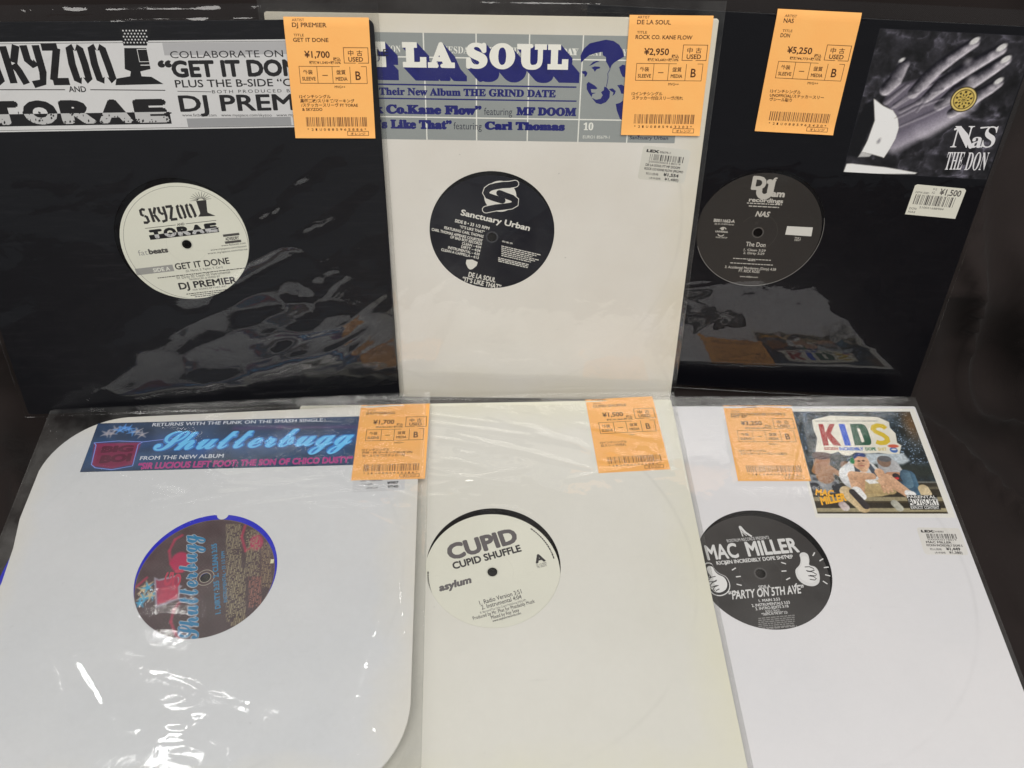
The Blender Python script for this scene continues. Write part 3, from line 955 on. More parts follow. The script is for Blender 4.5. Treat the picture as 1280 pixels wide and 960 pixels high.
# its record
sp = (1.5, -6.1)
zl = Z('sky', 140, 215, 6)
_a, _b = zl(415, 705), zl(805, 660)
rt = math.atan2(_b[1] - _a[1], _b[0] - _a[0])
BLV = vinyl_mat('black_vinyl', (14, 14, 16))
CREAM = card('cream_label_paper', (219, 219, 205), (212, 212, 198), 0.5, 8, 0.15)
rec, lb = vinyl('sky', 'black vinyl record with round cream label, inside the worn black sleeve', sp, rt, BLV, CREAM, 49.4)
q = local(zl, sp, rt)
g = Print(LZ)
g.ring((0, 0), 46.6, 46.8)
for ch, a, b in zip('SKYZOO', (214, 290, 345, 408, 480, 528), (288, 350, 412, 478, 532, 590)):
    u0 = q(a, 0)[0]; u1 = q(b, 0)[0]
yb, yt = q(420, 283)[1], q(420, 170)[1]
x0, x1 = -27.0, 13.5
for pts in STEN:
    g.stroke([(x0 + (x1 - x0) * (x + 36) / 424, 20.6 + 11.6 * y) for x, y in pts], 2.1, caps=False)
g.poly([(14.6, 21), (27.6, 20.2), (22.5, 23.4), (22.5, 25), (24, 33.5), (16.4, 33.5), (16.8, 25), (16.8, 23.5)])
for i in range(11):
    a = math.radians(0 + i * 18)
    g.stroke([(20 + 2 * math.cos(a), 34 + 1 * math.sin(a)), (20 + 8 * math.cos(a), 34 + 6.5 * math.sin(a))], 0.5, 0.2, caps=False)
g.text('AND', (0, 15.7), 2.0, w=5.6, align='c', st='bold')
g.stroke([(-27, 16.6), (-4, 16.6)], 0.4); g.stroke([(4, 16.6), (27, 16.6)], 0.4)
g.text('GET IT DONE', (-14.2, -20.0), 5.4, w=42.6, st='bold', bold=0.0)
g.text('DJ PREMIER', (-16.0, -37.2), 5.9, w=46.0, st='bold', bold=0.01)
g.text('01 Dirty 02 Clean 03 Instrumental', (-15.5, -28.0), 2.2, w=42, st='sans')
g.text('(D. Merkt, S. Taylor, T. Carr)', (-7.0, -22.8), 1.7, w=29, st='sans')
g.text('PRODUCED & MIXED BY', (-6.0, -30.3), 1.5, w=24, st='sans')
g.text('FOR WORKS OF MART, INC.', (-6.0, -39.4), 1.4, w=27, st='sans')
g.text('www.fatbeats.com', (44.5, -5.0), 1.6, w=19, align='r', st='sans')
g.text('www.myspace.com/skyzoo', (44.5, -7.6), 1.6, w=28, align='r', st='sans')
g.text('www.myspace.com/torae', (44.5, -10.2), 1.6, w=31, align='r', st='sans')
g.micro(-30, -25.4, 42, 0.9, 4)
for i in range(3): g.micro(-12 + i * 3, -42 - i * 1.6, 24 - i * 4, 0.9, 7 + i)
g.build('lettering', flat(48, 46, 46), lb)
halfblock('torae', LZ + 0.01, 'TORAE', -25.5, 27.0, 7.4, 0, lb, 7.6)
g = Print(LZ)
g.rect(-45.0, -20.8, -15.6, -15.2); g.text('fat', (-38.5, -4.8), 4.4, w=7.5, st='sans', bold=0.0)
g.build('grey_block', flat(150, 150, 146), lb)
g = Print(LZ)
g.text('beats', (-30.4, -4.8), 4.6, w=15, st='bold', bold=0.03)
g.build('label_emblem', flat(74, 72, 70), lb)
g = Print(LZ)
g.rect(29, 2.6, 41.5, 4.6); g.rect(29, -3.2, 41.5, -1.2)
g.text('ADVISORY', (30, -0.8), 2.8, w=10.5, st='bold', bold=0.02)
g.build('advisory_mark', flat(74, 72, 70), lb)
g = Print(LZ + 0.02)
g.text('SIDE A', (-31.5, -19.8), 3.2, w=13, st='bold')
g.build('side_lettering', flat(222, 222, 212), lb)
g = Print(LZ)
g.ring((0, 0), 15.2, 15.35, a0=0.2, a1=5.6); g.ring((0, 0), 3.75, 4.6)
g.build('pressing_ring', flat(196, 196, 184), lb)

# ------------------------------------------------------------------ upper row, middle: cream sleeve with DE LA SOUL banner
CR = card('aged_cream_card', (224, 221, 214), (214, 209, 200), 0.55, 11, 0.55, rim=(212, 205, 186))
dl = sleeve('del', 'aged cream card sleeve with a grey calendar banner in navy lettering', CR, rrect(-157, -157, 157, 157, 1.6), circle(0.6, -2.2, 48.9), flat(214, 208, 190))
GR = card('grey_banner_paper', (150, 155, 153), (145, 150, 149), 0.4, 13, 0.1)
DBX = (-152.0, 68.6, 136.0, 144.8)
AF = (0.984, 2.02, 0.985, 2.34)     # banner print to sleeve
st = link_mesh('banner_sticker', curve_mesh([rrect(DBX[0] * AF[0] + AF[1], DBX[1] * AF[2] + AF[3], DBX[2] * AF[0] + AF[1], DBX[3] * AF[2] + AF[3], 0.4)], 1.80, 1.84, 0.01), GR, dl)
Print.aff = AF
st['label'] = 'grey calendar grid banner with navy lettering'
NAVY = flat(22, 26, 104)
WHT = flat(226, 226, 218)
g = Print(1.845)
for uu in (-126.5, -88.8, -50.6, -13.2, 24.8, 63.0, 99.8): g.rect(uu - 0.45, DBX[1], uu + 0.45, DBX[3])
for vv in (128.2, 85.4): g.rect(DBX[0], vv - 0.45, DBX[2], vv + 0.45)
for tx, uu in (('MON', -79), ('TUESDAY', -41), ('WEDNESDAY', -9), ('THURSDAY', 29), ('FRIDAY', 37.5)):
    g.text(tx, (uu, 131.2), 4.6, w=3.6 * len(tx) + 1, st='serif')
g.text('SATURDAY', (68, 131.2), 4.6, w=27, st='serif')
g.text('10', (66.6, 77.6), 5.4, w=7.4, st='serif', bold=0.02)
g.text('EURO1 85679-1', (66.6, 71.4), 2.2, w=20, st='sans')
g.build('grid_and_days', WHT, st)
# title: white slab letters with a navy block shadow
LET = [('D', -118, -101), ('E', -97.5, -78), ('L', -66.0, -49.0), ('A', -48.0, -28.6), ('S', -21.0, -4.6), ('O', -4.2, 15.2), ('U', 16.4, 37.0), ('L', 38.2, 53.0)]
def slab(P, ch, a, b, y0, h, lift=0):
    P.text(ch, (a + 0.5, y0), h, w=b - a - 1.0, st='serif', bold=0.05, lift=lift)
    t = h * 0.22
    if ch in 'LEA': P.rect(a, y0, (a + (b - a) * (0.36 if ch == 'A' else 1.0)), y0 + t, lift)
    if ch == 'A': P.rect(b - (b - a) * 0.40, y0, b, y0 + t, lift)
    if ch in 'LE': P.rect(b - 0.26 * h, y0, b, y0 + h * 0.42, lift)
    if ch == 'E': P.rect(a, y0 + h - t, b, y0 + h, lift); P.rect(b - 0.24 * h, y0 + h * 0.62, b, y0 + h, lift)
    if ch == 'L': P.rect(a, y0 + h - t, a + (b - a) * 0.62, y0 + h, lift)
    if ch == 'U': P.rect(a - 0.3, y0 + h - t, a + (b - a) * 0.45, y0 + h, lift); P.rect(b - (b - a) * 0.40, y0 + h - t, b + 0.3, y0 + h, lift)
g = Print(1.848)
for j in range(26):
    d = j / 25
    g.k = j
    for ch, a, b in LET:
        slab(g, ch, a + 8.6 * d, b + 8.6 * d, 121.0 - 9.2 * d, 17.4); g.k = j
g.rect(DBX[0], 108.3, 59.8, 109.4); g.rect(DBX[0], 98.3, 60.4, 99.3)
g.text('From Their New Album THE GRIND DATE', (45.0, 101.2), 5.4, w=150, align='r', st='serif', bold=0.035)
g.text('“Rock Co.Kane Flow”', (-9.4, 87.6), 6.8, w=102, align='r', st='serif', bold=0.06)
g.text('MF DOOM', (16.2, 87.8), 6.2, w=44.6, st='serif', bold=0.06)
g.text('“It’s Like That”', (-31.6, 76.6), 6.8, w=66, align='r', st='serif', bold=0.06)
g.text('Carl Thomas', (-7.2, 76.8), 6.2, w=60.0, st='serif', bold=0.06)
# two posterised heads beside the lettering: hair, brow, eye, nose, mouth, beard
class ZB(Z):
    def __call__(s, x, y):
        u, v = Z.__call__(s, x, y)
        return ((u - AF[1]) / AF[0], (v - AF[3]) / AF[2])
zf = ZB('del', 720, 30, 6.4)
g.poly(zf.pts((40, 310), (36, 255), (60, 200), (110, 155), (170, 140), (240, 125), (300, 135), (345, 165), (370, 205), (385, 260), (345, 285), (310, 305), (285, 330), (272, 362), (258, 330), (240, 300), (240, 265), (215, 250), (212, 222), (160, 232), (105, 250), (70, 280)))
g.poly(zf.pts((105, 335), (135, 305), (165, 294), (188, 300), (160, 308), (130, 326)))
g.poly(zf.pts((122, 350), (150, 338), (192, 342), (192, 354), (165, 362), (150, 382), (140, 362)))
g.poly(zf.pts((46, 378), (78, 374), (92, 392), (84, 412), (70, 426), (66, 400), (50, 396)))
g.poly(zf.pts((85, 480), (100, 462), (150, 492), (172, 514), (160, 522), (118, 520), (124, 548), (160, 552), (132, 560), (124, 584), (100, 548), (86, 520)))
g.poly(zf.pts((126, 590), (160, 606), (196, 598), (214, 570), (200, 545), (222, 530), (226, 500), (246, 508), (272, 540), (268, 588), (240, 625), (200, 642), (160, 632)))
g.poly(zf.pts((262, 520), (292, 514), (318, 536), (310, 560), (290, 576), (300, 548), (280, 536)))
g.poly(zf.pts((345, 345), (372, 325), (395, 330), (395, 430), (372, 420), (358, 390)))
g.poly(zf.pts((330, 490), (365, 484), (390, 500), (390, 560), (362, 556), (350, 520)))
g.poly(zf.pts((318, 640), (352, 630), (392, 600), (392, 780), (352, 760), (326, 690)))
g.stroke(zf.pts((272, 362), (254, 395), (256, 430), (244, 500)), 0.45)
g.poly(zf.pts((478, 880), (520, 880), (500, 908)))
g.build('navy_lettering', NAVY, st)
g = Print(1.90)
for ch, a, b in LET: slab(g, ch, a, b, 121.0, 17.4)
g.build('title_lettering', flat(232, 231, 222), st)
g = Print(1.86)
g.text('featuring', (-7.6, 87.8), 5.2, w=20.8, st='sans'); g.text('featuring', (-30.4, 76.8), 5.2, w=21, st='sans')
g.build('grey_lettering', flat(58, 60, 72), st)
g = Print(1.86)
g.text('Sanctuary Urban', (101.8, 71.2), 2.6, w=29, st='bold')
g.build('dark_lettering', flat(44, 46, 66), st)
g = Print(1.90)
g.poly(zf.pts((340, 670), (360, 655), (364, 700), (346, 710)))
g.build('face_highlights', GR, st)
Print.aff = None

def lex(parent, name, cx, cy, wd, hg, rot, num, l1, l2, p1, p2, seed, yel=(220, 219, 213), partly=None):
    m_ = card('shop_sticker_paper_%d' % seed, yel, (200, 197, 184), 0.5, seed, 0.1)
    c, q_ = math.cos(rot), math.sin(rot)
    R = lambda P: [(cx + x * c - y * q_, cy + x * q_ + y * c) for x, y in P]
    s_ = link_mesh('price_sticker', curve_mesh([R(rrect(-wd / 2, -hg / 2, wd / 2, hg / 2, 2.4))], 1.80, 1.835, 0.01), m_, parent)
    s_['label'] = name
    g = Print(1.84)
    k_ = wd / 37.0
    g.text('LEX', (-15.5 * k_, 8.4 * k_), 2.3, w=9.6, st='bold', bold=0.05)
    g.text(num, (-5.2 * k_, 8.6 * k_), 1.6, w=8, st='bold')
    g.barcode(-12 * k_, 2.6 * k_, 14.5 * k_, 7.4 * k_, 24, seed)
    g.text('2000000318019', (-12.5 * k_, 0.6 * k_), 1.5, w=25 * k_, st='sans')
    g.text(l1, (-14.2 * k_, -2.3 * k_), 1.9, w=min(27 * k_, 1.9 * len(l1)), st='sans', bold=0.03)
    g.text(l2, (-14.6 * k_, -5.3 * k_), 1.9, w=30.5 * k_, st='sans', bold=0.03)
    g.text('税込価格', (-12.8 * k_, -9.0 * k_), 1.9, w=10 * k_, st='cjk')
    g.text('¥' + p1, (1.0 * k_, -9.0 * k_), 2.5, w=12 * k_, st='bold', bold=0.02)
    g.text('(本体価格', (-9.5 * k_, -12.2 * k_), 1.7, w=9 * k_, st='cjk')
    g.text('¥' + p2 + ')', (2.6 * k_, -12.3 * k_), 2.1, w=11 * k_, st='sans', bold=0.02)
    g.xf = (cx, cy, rot)
    g.build('lettering', flat(56, 54, 54), s_)
    return s_
lex(dl, 'small white barcode sticker of the shop, priced 1,554 yen', 129.8, 53.6, 36, 26.0, -0.09, '05679-1', 'DE LA SOUL FT MF DOOM', 'ROCK CO KANE FLOW (PROMO', '1,554', '1,480', 31)

sp = (0.6, -6.8)
zl = Z('del', 530, 205, 6)
_a, _b = zl(272, 385), zl(790, 505)
rt = math.atan2(_b[1] - _a[1], _b[0] - _a[0])
DK = card('black_label_paper', (16, 17, 27), (20, 21, 30), 0.35, 17, 0.05, 0.5)
rec, lb = vinyl('del', 'black vinyl record with black label and white snake-like emblem, inside the aged cream sleeve', sp, rt, BLV, DK, 50.0)
q = local(zl, sp, rt)
WL = flat(214, 212, 204)
g = Print(LZ)
cc = q(572, 245)
g.disc(cc, 12.4, 48)
SP1 = [q(*p) for p in ((684, 150), (640, 158), (590, 160), (540, 168), (500, 178), (474, 196), (466, 218), (478, 240), (520, 256), (588, 276))]
SP2 = [q(*p) for p in ((566, 220), (610, 238), (660, 256), (686, 276), (684, 298), (655, 314), (600, 322), (540, 328), (500, 336), (464, 344))]
g.stroke(SP1, 6.2, 6.2); g.stroke(SP2, 6.2, 6.2)
g.text('Sanctuary Urban', q(272, 385), 4.9, p1=q(790, 503), st='bold', bold=0.01, rot=0.0001)
def qt(t, p, h, w_, al='r', st='sans', bold=0.03): g.text(t, q(*p), h, w=w_, align=al, st=st, bold=bold, rot=0.0001)
qt('SIDE B • 33 1/3 RPM', (229, 438), 2.7, 27.5, 'l')
for i, (tx, px, py, w_) in enumerate([('“IT’S LIKE THAT”', 452, 524, 20), ('FEATURING CARL THOMAS', 444, 556, 31.5), ('CARL THOMAS APPEARS COURTESY', 438, 588, 41), ('OF BAD BOY RECORDS', 432, 612, 25.5),
                                      ('CLEAN – 4:04', 426, 638, 15.5), ('DIRTY – 4:04', 420, 664, 15.5), ('INSTRUMENTAL – 4:30', 414, 690, 25.5), ('CLEAN A CAPPELLA – 4:13', 408, 716, 30.5)]):
    qt(tx, (px, py), 2.35, w_)
qt('DE LA SOUL', (330, 846), 4.3, 22.5, 'l', 'sans', 0.03); qt('“IT’S LIKE THAT”', (284, 880), 4.3, 32, 'l', 'sans', 0.03)
for i in range(6): g.micro(q(580, 620 + i * 14)[0], q(580, 620 + i * 14)[1], q(580, 620)[0] + 32 - (i % 3) * 3, 1.0, 40 + i)
for i in range(3): g.micro(q(556, 708 + i * 12)[0], q(556, 708 + i * 12)[1], q(556, 708)[0] + 25, 1.0, 60 + i)
qt('SRU 282 1SX', (585, 586), 1.3, 8.5, 'l')
c0 = q(355, 752)
g.poly([(c0[0] - 4.6, c0[1] + 2.8), (c0[0] - 4.4, c0[1] - 0.5), (c0[0] - 2, c0[1] - 4), (c0[0], c0[1] - 5), (c0[0] + 2, c0[1] - 4), (c0[0] + 4.4, c0[1] - 0.5), (c0[0] + 4.6, c0[1] + 2.8), (c0[0], c0[1] + 4)][::-1])
g.build('lettering', WL, lb)
g = Print(LZ + 0.06)
g.stroke(SP1, 5.0, 5.0); g.stroke(SP2, 5.0, 5.0)
g.ring(c0, 1.6, 2.6, 20); g.disc(c0, 0.6, 8)
g.build('emblem_strokes', flat(18, 19, 28), lb)
g = Print(LZ); g.ring((0, 0), 3.75, 4.9); g.build('pressing_ring', flat(60, 60, 64), lb)

# ------------------------------------------------------------------ upper row, right: black sleeve with hand picture
nas = sleeve('nas', 'glossy black card sleeve with a square picture of a hand wearing a gold ring', black_card('glossy_black_card', (13, 13, 18), 0.3, 9.0, 0.08),
             rrect(-157, -157, 157, 157, 1.6), circle(-5.9, -4.7, 50.0), flat(30, 29, 30))
AX = (47.2, 46.6, 156.2, 151.2)
st = link_mesh('picture_sticker', curve_mesh([rrect(*AX, 0.4)], 1.80, 1.84, 0.01), flat(30, 30, 38), nas)
st['label'] = 'square picture sticker of a hand with a gold ring'
za = Z('nas', 1050, 20, 4.365)
pc = Picture(AX[0] + .2, AX[1] + .2, AX[2] - .2, AX[3] - .2, 0.42, (28, 27, 38))
X, Y = pc.X, pc.Y
n = fbm(X / 9, Y / 9, 3, 5, 0.6); n2 = fbm(X / 3, Y / 3, 9, 3)
veins = (1 - np.abs(2 * fbm(X / 17 + n, Y / 14, 15, 3) - 1)) ** 9
tone = 22 + 36 * (n - 0.35) + 14 * (n2 - 0.5) + 70 * veins * np.clip(n * 2 - 0.7, 0, 1)
tone = np.clip(tone, 8, 150)
pc.C = np.stack([tone * 0.98, tone * 0.96, tone * 1.12], -1)
ZP = lambda *l: za.pts(*l)
LO, HI = (14, 13, 20), (184, 180, 194)
pc.poly(ZP((20, 760), (60, 640), (135, 480), (185, 455), (185, 560), (130, 690), (100, 770)), (12, 12, 16), soft=1.0)
sd = (0.35, -0.94)
# back of the hand
pc.poly(ZP((240, 470), (268, 400), (330, 370), (420, 350), (500, 310), (600, 330), (690, 380), (745, 450), (720, 490), (640, 545), (520, 615), (420, 672), (330, 705), (280, 720), (300, 640), (310, 560)), (84, 80, 94), soft=1.6)
pc.limb(za(300, 690), za(640, 520), 7.5, 5.0, (78, 74, 90), (150, 146, 162), sd, soft=3, alpha=0.85)
pc.limb(za(470, 600), za(700, 470), 9, 7.0, (70, 66, 82), (160, 156, 172), sd, soft=3, alpha=0.8)
for (a, b, ra, rb) in (((250, 470), (370, 375), 2.2, 1.3), ((300, 490), (470, 385), 1.8, 1.2), ((330, 520), (470, 450), 1.8, 1.2), ((430, 470), (560, 400), 2.2, 1.6), ((400, 410), (540, 360), 2, 1.2)):
    pc.limb(za(*a), za(*b), ra, rb, (20, 18, 26), (160, 156, 170), sd, soft=0.8, alpha=0.75)
# thumb and fingers
def finger(pts, rs, nail, nr, lo=LO, hi=HI):
    pc.chain([za(*p) for p in pts], rs, lo, hi, sd, 0.7, 0.42)
    pc.ell(za(*nail), nr * 1.15, nr * 0.62, (182, 182, 188), math.radians(38), 0.85, 0.5)
finger([(250, 400), (300, 350), (352, 262)], (4.5, 5.2, 3.6), (338, 240), 2.0)
finger([(400, 420), (470, 345), (540, 280), (640, 205), (735, 145)], (4.0, 5.0, 4.6, 4.2, 3.6), (735, 136), 3.2)
finger([(470, 450), (560, 370), (690, 290), (800, 225), (880, 182)], (3.5, 5.4, 5.0, 4.6, 3.9), (882, 172), 3.4)
finger([(540, 490), (640, 410), (730, 355), (830, 290), (905, 240)], (3.5, 5.4, 5.0, 4.6, 3.9), (905, 236), 3.3)
finger([(610, 530), (690, 475), (760, 430), (820, 395), (865, 365)], (3.5, 5.2, 4.6, 4.2, 3.5), (866, 354), 3.0)
for a, r_ in (((690, 180), 1.6), ((830, 212), 1.8), ((860, 268), 1.7), ((820, 392), 1.4), ((700, 250), 2.0), ((715, 345), 2.2), ((610, 230), 1.4)):
    pc.ell(za(*a), r_ * 1.3, r_, (196, 192, 206), 0.6, 0.45, 1.6)
# cuff
pc.poly(ZP((185, 452), (235, 490), (285, 515), (312, 555), (318, 610), (300, 668), (262, 735), (238, 772), (180, 755), (118, 742), (150, 680), (190, 570)), (214, 213, 216), soft=0.5)
pc.poly(ZP((285, 515), (312, 555), (318, 610), (300, 668), (262, 735), (238, 772), (236, 745), (278, 660), (296, 600), (292, 555)), (232, 231, 232), soft=0.8)
pc.poly(ZP((118, 740), (175, 755), (160, 768), (98, 770)), (150, 150, 156), soft=0.5)
pc.ell(za(212, 682), 2.0, 3.2, (160, 160, 168), -0.3, 0.8); pc.ell(za(212, 682), 0.9, 1.8, (112, 112, 122), -0.3, 0.8)
pc.poly(ZP((36, 806), (60, 805), (250, 825), (420, 855), (410, 862), (15, 862)), (196, 195, 200), soft=0.5)
for (a, b, c_) in (((300, 560), (420, 500), (560, 450)), ((330, 600), (470, 540), (600, 480)), ((280, 500), (360, 440), (420, 420)), ((420, 520), (500, 420), (560, 400))):
    pc.chain([za(*a), za(*b), za(*c_)], (0.8, 1.3, 0.8), (40, 38, 48), (176, 172, 186), sd, 1.0, 0.45, 0.6)
gr = (0.93 + 0.14 * fbm(X / 0.9, Y / 0.9, 97, 2))[..., None]
pc.C = pc.C * gr * 1.26 * np.array((1.0, 0.995, 0.955))
# plain gold ring with chased face
rc = za(675, 455)
pc.poly(ZP((620, 470), (640, 520), (660, 520), (735, 470), (730, 440)), (176, 148, 62), soft=0.5)
pc.ell(rc, 9.4, 9.2, (30, 24, 12)); pc.ell(rc, 8.7, 8.5, (224, 200, 120)); pc.ell(rc, 7.4, 7.2, (72, 58, 24)); pc.ell(rc, 6.8, 6.6, (206, 180, 96))
ang_ = np.arctan2(Y - rc[1], X - rc[0]); rad_ = np.hypot(X - rc[0], Y - rc[1])
cut_ = (np.sin(ang_ * 9) * np.sin(rad_ * 1.5) > 0.2) & (rad_ < 6.2)
pc.C[cut_] = (58, 46, 20)
pc.build('printed_picture', 1.846, st)
g = Print(1.856)
def ztext(g, z_, t, a, b, h, st='sans', bold=0.02, shear=0.0):
    g.text(t, z_(*a), h, p1=z_(*b), st=st, bold=bold, shear=shear)
ztext(g, za, 'N', (600, 716), (705, 716), 16.0, 'serif', 0.0)
ztext(g, za, 'a', (708, 718), (768, 718), 11.5, 'serif', 0.01)
ztext(g, za, 'S', (768, 716), (836, 716), 15.5, 'serif', 0.0)
g.stroke(za.pts((628, 618), (655, 606), (690, 650), (712, 714)), 1.6, 2.8)
g.stroke(za.pts((770, 610), (810, 606), (856, 608)), 1.2, 0.4)
ztext(g, za, 'THE', (566, 838), (660, 838), 13.6, 'serif', 0.0)
ztext(g, za, 'DON', (676, 840), (790, 840), 13.6, 'serif', 0.0)
g.build('title_lettering', flat(222, 221, 224), st)
# small price sticker
c, r_ = (123.6, 26.9), -0.04
P = [(-19.8, -12.4), (19.8, -12.4), (19.8, 11.0), (18.2, 12.4), (-18.2, 12.4), (-19.8, 11.4)]
P = [(c[0] + x * math.cos(r_) - y * math.sin(r_), c[1] + x * math.sin(r_) + y * math.cos(r_)) for x, y in P]
ps = link_mesh('price_sticker', curve_mesh([P], 1.80, 1.86, 0.01), card('price_sticker_paper', (224, 223, 212), (216, 213, 198), 0.5, 19, 0.1), nas)
ps['label'] = 'white barcode sticker priced 1,500 yen'
g = Print(1.866)
g.text('¥1,500', (0.6, 5.6), 5.0, w=16.4, st='sans', bold=0.02)
g.text('中古', (-5.4, 9.0), 1.8, w=3.4, st='cjk'); g.text('A2', (-5.4, 6.2), 1.8, w=2.4)
g.text('DEFW-008D', (-17.6, 5.4), 1.6, w=10.5)
g.barcode(-16.8, -3.6, 15.4, 4.6, 26, 77)
g.text('210021688984', (-10.8, -6.4), 1.6, w=19)
g.text('DON', (-18.0, -8.0), 1.7, w=5.4, st='mono'); g.text('NAS', (-18.0, -10.8), 1.7, w=5.4, st='mono')
g.xf = (c[0], c[1], r_)
g.build('lettering', flat(74, 70, 70), ps)

sp = (-7.0, -7.0)
zl = Z('nas', 860, 205, 6)
_a, _b = zl(452, 282), zl(712, 288)
rt = 0.0
DG_ = card('dark_grey_label_paper', (52, 49, 46), (48, 45, 43), 0.4, 23, 0.05, 0.4)
rec, lb = vinyl('nas', 'black vinyl record with dark grey label, inside the glossy black sleeve', sp, rt, BLV, DG_, 49.6)
q = local(zl, sp, rt)
g = Print(LZ)
def lt(t, a, b, h, st='sans', bold=0.02): g.text(t, q(*a), h, w=abs(q(*b)[0] - q(*a)[0]), st=st, bold=bold)
lt('D', (470, 195), (580, 195), 11.4, 'bold', 0.04)
lt('ef', (588, 152), (664, 152), 5.6, 'bold', 0.02)
J = q(560, 248)
g.rect(J[0] + 2.6, J[1] + 4, J[0] + 7.6, J[1] + 13.4)
g.ring((J[0] + 0.9, J[1] + 4.4), 2.0, 6.6, 30, math.pi, 2 * math.pi)
g.rect(J[0] - 5.7, J[1] + 4.2, J[0] - 1.2, J[1] + 6.2)
lt('am', (622, 248), (724, 248), 5.6, 'bold', 0.03)
lt('recordings', (456, 284), (714, 288), 3.5, 'bold', 0.015)
lt('NAS', (503, 396), (606, 396), 4.7, 'bolditalic', 0.02)
g.micro(q(442, 298)[0], q(442, 298)[1], q(708, 298)[0], 1.1, 3); g.micro(q(456, 320)[0], q(456, 320)[1], q(690, 320)[0], 1.1, 5)
lt('B0011662-A', (192, 436), (350, 442), 2.8, 'bold'); lt('(B) 33 1/3 RPM Stereo', (200, 455), (345, 460), 1.3)
lt('UNIVERSAL', (205, 514), (302, 516), 1.6, 'bold'); g.ring(q(262, 500), 2.2, 3.0, 30, 0.4, 2.7); g.ring(q(250, 520), 2.2, 3.0, 30, 3.5, 5.8)
g.disc(q(260, 488), 1.3, 14); lt('MUSIC GROUP', (208, 556), (295, 556), 1.2)
lt('The Don', (432, 618), (580, 624), 3.9); lt('1. Clean 3:29', (418, 652), (582, 658), 2.0); lt('2. Dirty 3:29', (414, 676), (572, 682), 2.0)
g.micro(q(340, 706)[0], q(340, 712)[1], q(625, 712)[0], 1.0, 8); g.micro(q(450, 726)[0], q(450, 728)[1], q(506, 728)[0], 1.0, 9); g.micro(q(318, 742)[0], q(318, 746)[1], q(640, 746)[0], 1.0, 10)
lt('3. Accidental Murderers (Dirty) 4:38', (276, 782), (660, 800), 2.3); lt('FT. RICK ROSS', (380, 812), (536, 816), 2.4); lt('www.defjam.com', (388, 850), (524, 853), 1.6)
lt('THE J', (798, 562), (845, 564), 1.5); lt('DENT', (798, 578), (845, 580), 1.5)
g.build('lettering', flat(186, 182, 174), lb)
g = Print(LZ); g.poly([q(*p) for p in ((730, 532), (926, 545), (938, 478), (745, 468))]); g.build('white_block', flat(208, 206, 200), lb)
g = Print(LZ); g.ring((0, 0), 15.2, 15.35, a0=-1.4, a1=2.6); g.ring((0, 0), 3.75, 4.7); g.build('pressing_ring', flat(84, 81, 78), lb)
g = Print(1.3); g.ring((-5.9, -4.7), 49.7, 50.15, 96, math.radians(200), math.radians(375)); g.build('cut_edge', flat(150, 148, 144), nas)

# ------------------------------------------------------------------ lower row, left: die-cut white inner sleeve with blue banner
def arc(cx, cy, rx, ry, a0, a1, n=14):
    return [(cx + rx * math.cos(math.radians(a0 + (a1 - a0) * i / n)), cy + ry * math.sin(math.radians(a0 + (a1 - a0) * i / n))) for i in range(n + 1)]
out = [(-147.0, 60)] + [(-143.4, 34), (-142.2, 5), (-145.5, -40)] + arc(-89, -98, 58, 60, 185, 268) + arc(98, -98, 59, 60, 272, 357) + [(157, 60)] + arc(137, 137, 20, 20.5, 2, 88, 8) + arc(-85, 97, 62, 61, 92, 172)
WP = card('white_inner_paper', (206, 208, 211), (199, 202, 206), 0.5, 27, 0.15, rim=(212, 208, 196))
hole = circle(5.5, 3.8, 51.0, 100, math.radians(93))
hx = [p for p in hole]
hole = [(p[0], p[1]) for p in hx]
# small half-round tab standing into the top of the hole
tabc = (8.8, 54.7)
hole = [p for p in hole if math.hypot(p[0] - tabc[0], p[1] - tabc[1]) > 4.6]
j = max(range(len(hole)), key=lambda i: math.hypot(hole[i][0] - hole[(i + 1) % len(hole)][0], hole[i][1] - hole[(i + 1) % len(hole)][1]))
hole = hole[j + 1:] + hole[:j + 1]
a_, b_ = hole[-1], hole[0]
th0 = math.atan2(a_[1] - tabc[1], a_[0] - tabc[0]); th1 = math.atan2(b_[1] - tabc[1], b_[0] - tabc[0])
cw = [(tabc[0] + 4.4 * math.cos(t_), tabc[1] + 4.4 * math.sin(t_)) for t_ in np.linspace(math.pi * 1.97, math.pi * 1.03, 12)]
if math.hypot(cw[0][0] - a_[0], cw[0][1] - a_[1]) > math.hypot(cw[-1][0] - a_[0], cw[-1][1] - a_[1]): cw = cw[::-1]
hole = hole + cw
big = sleeve('big', 'white paper inner sleeve with rounded corners and a dark blue neon banner', WP, out, hole)
zb = Z('big', 90, 505, 3.459)
Q = zb.pts((34, 295), (1280, 262), (1290, 52), (112, 84))
st = link_mesh('banner_sticker', curve_mesh([Q], 1.80, 1.84, 0.01), flat(34, 44, 66), big)
st['label'] = 'dark blue banner sticker with neon script'
qx = [p[0] for p in Q]; qy = [p[1] for p in Q]
pc = Picture(min(qx), min(qy), max(qx), max(qy), 0.55)
X, Y = pc.X, pc.Y
dmask = pc.dpoly(Q)
n = fbm(X / 22, Y / 14, 31, 4)
mid = np.exp(-((Y - 118) / 12) ** 2)
pc.C = np.stack([30 + 26 * n, 42 + 44 * n + 8 * mid, 62 + 66 * n + 14 * mid], -1)
def bl(pts, col, r, a):
    for i in range(len(pts) - 1):
        pc.limb(pts[i], pts[i + 1], r, r, col, col, soft=r * 1.5, alpha=a)
bl(zb.pts((300, 170), (420, 158), (560, 190), (1200, 150)), (56, 92, 170), 5, 0.35)
bl(zb.pts((700, 106), (900, 100), (1230, 100)), (120, 70, 120), 1.5, 0.5)
pc.poly(zb.pts((96, 170), (300, 166), (262, 262), (170, 280), (84, 268)), (132, 44, 82), 0.95, 0.8)
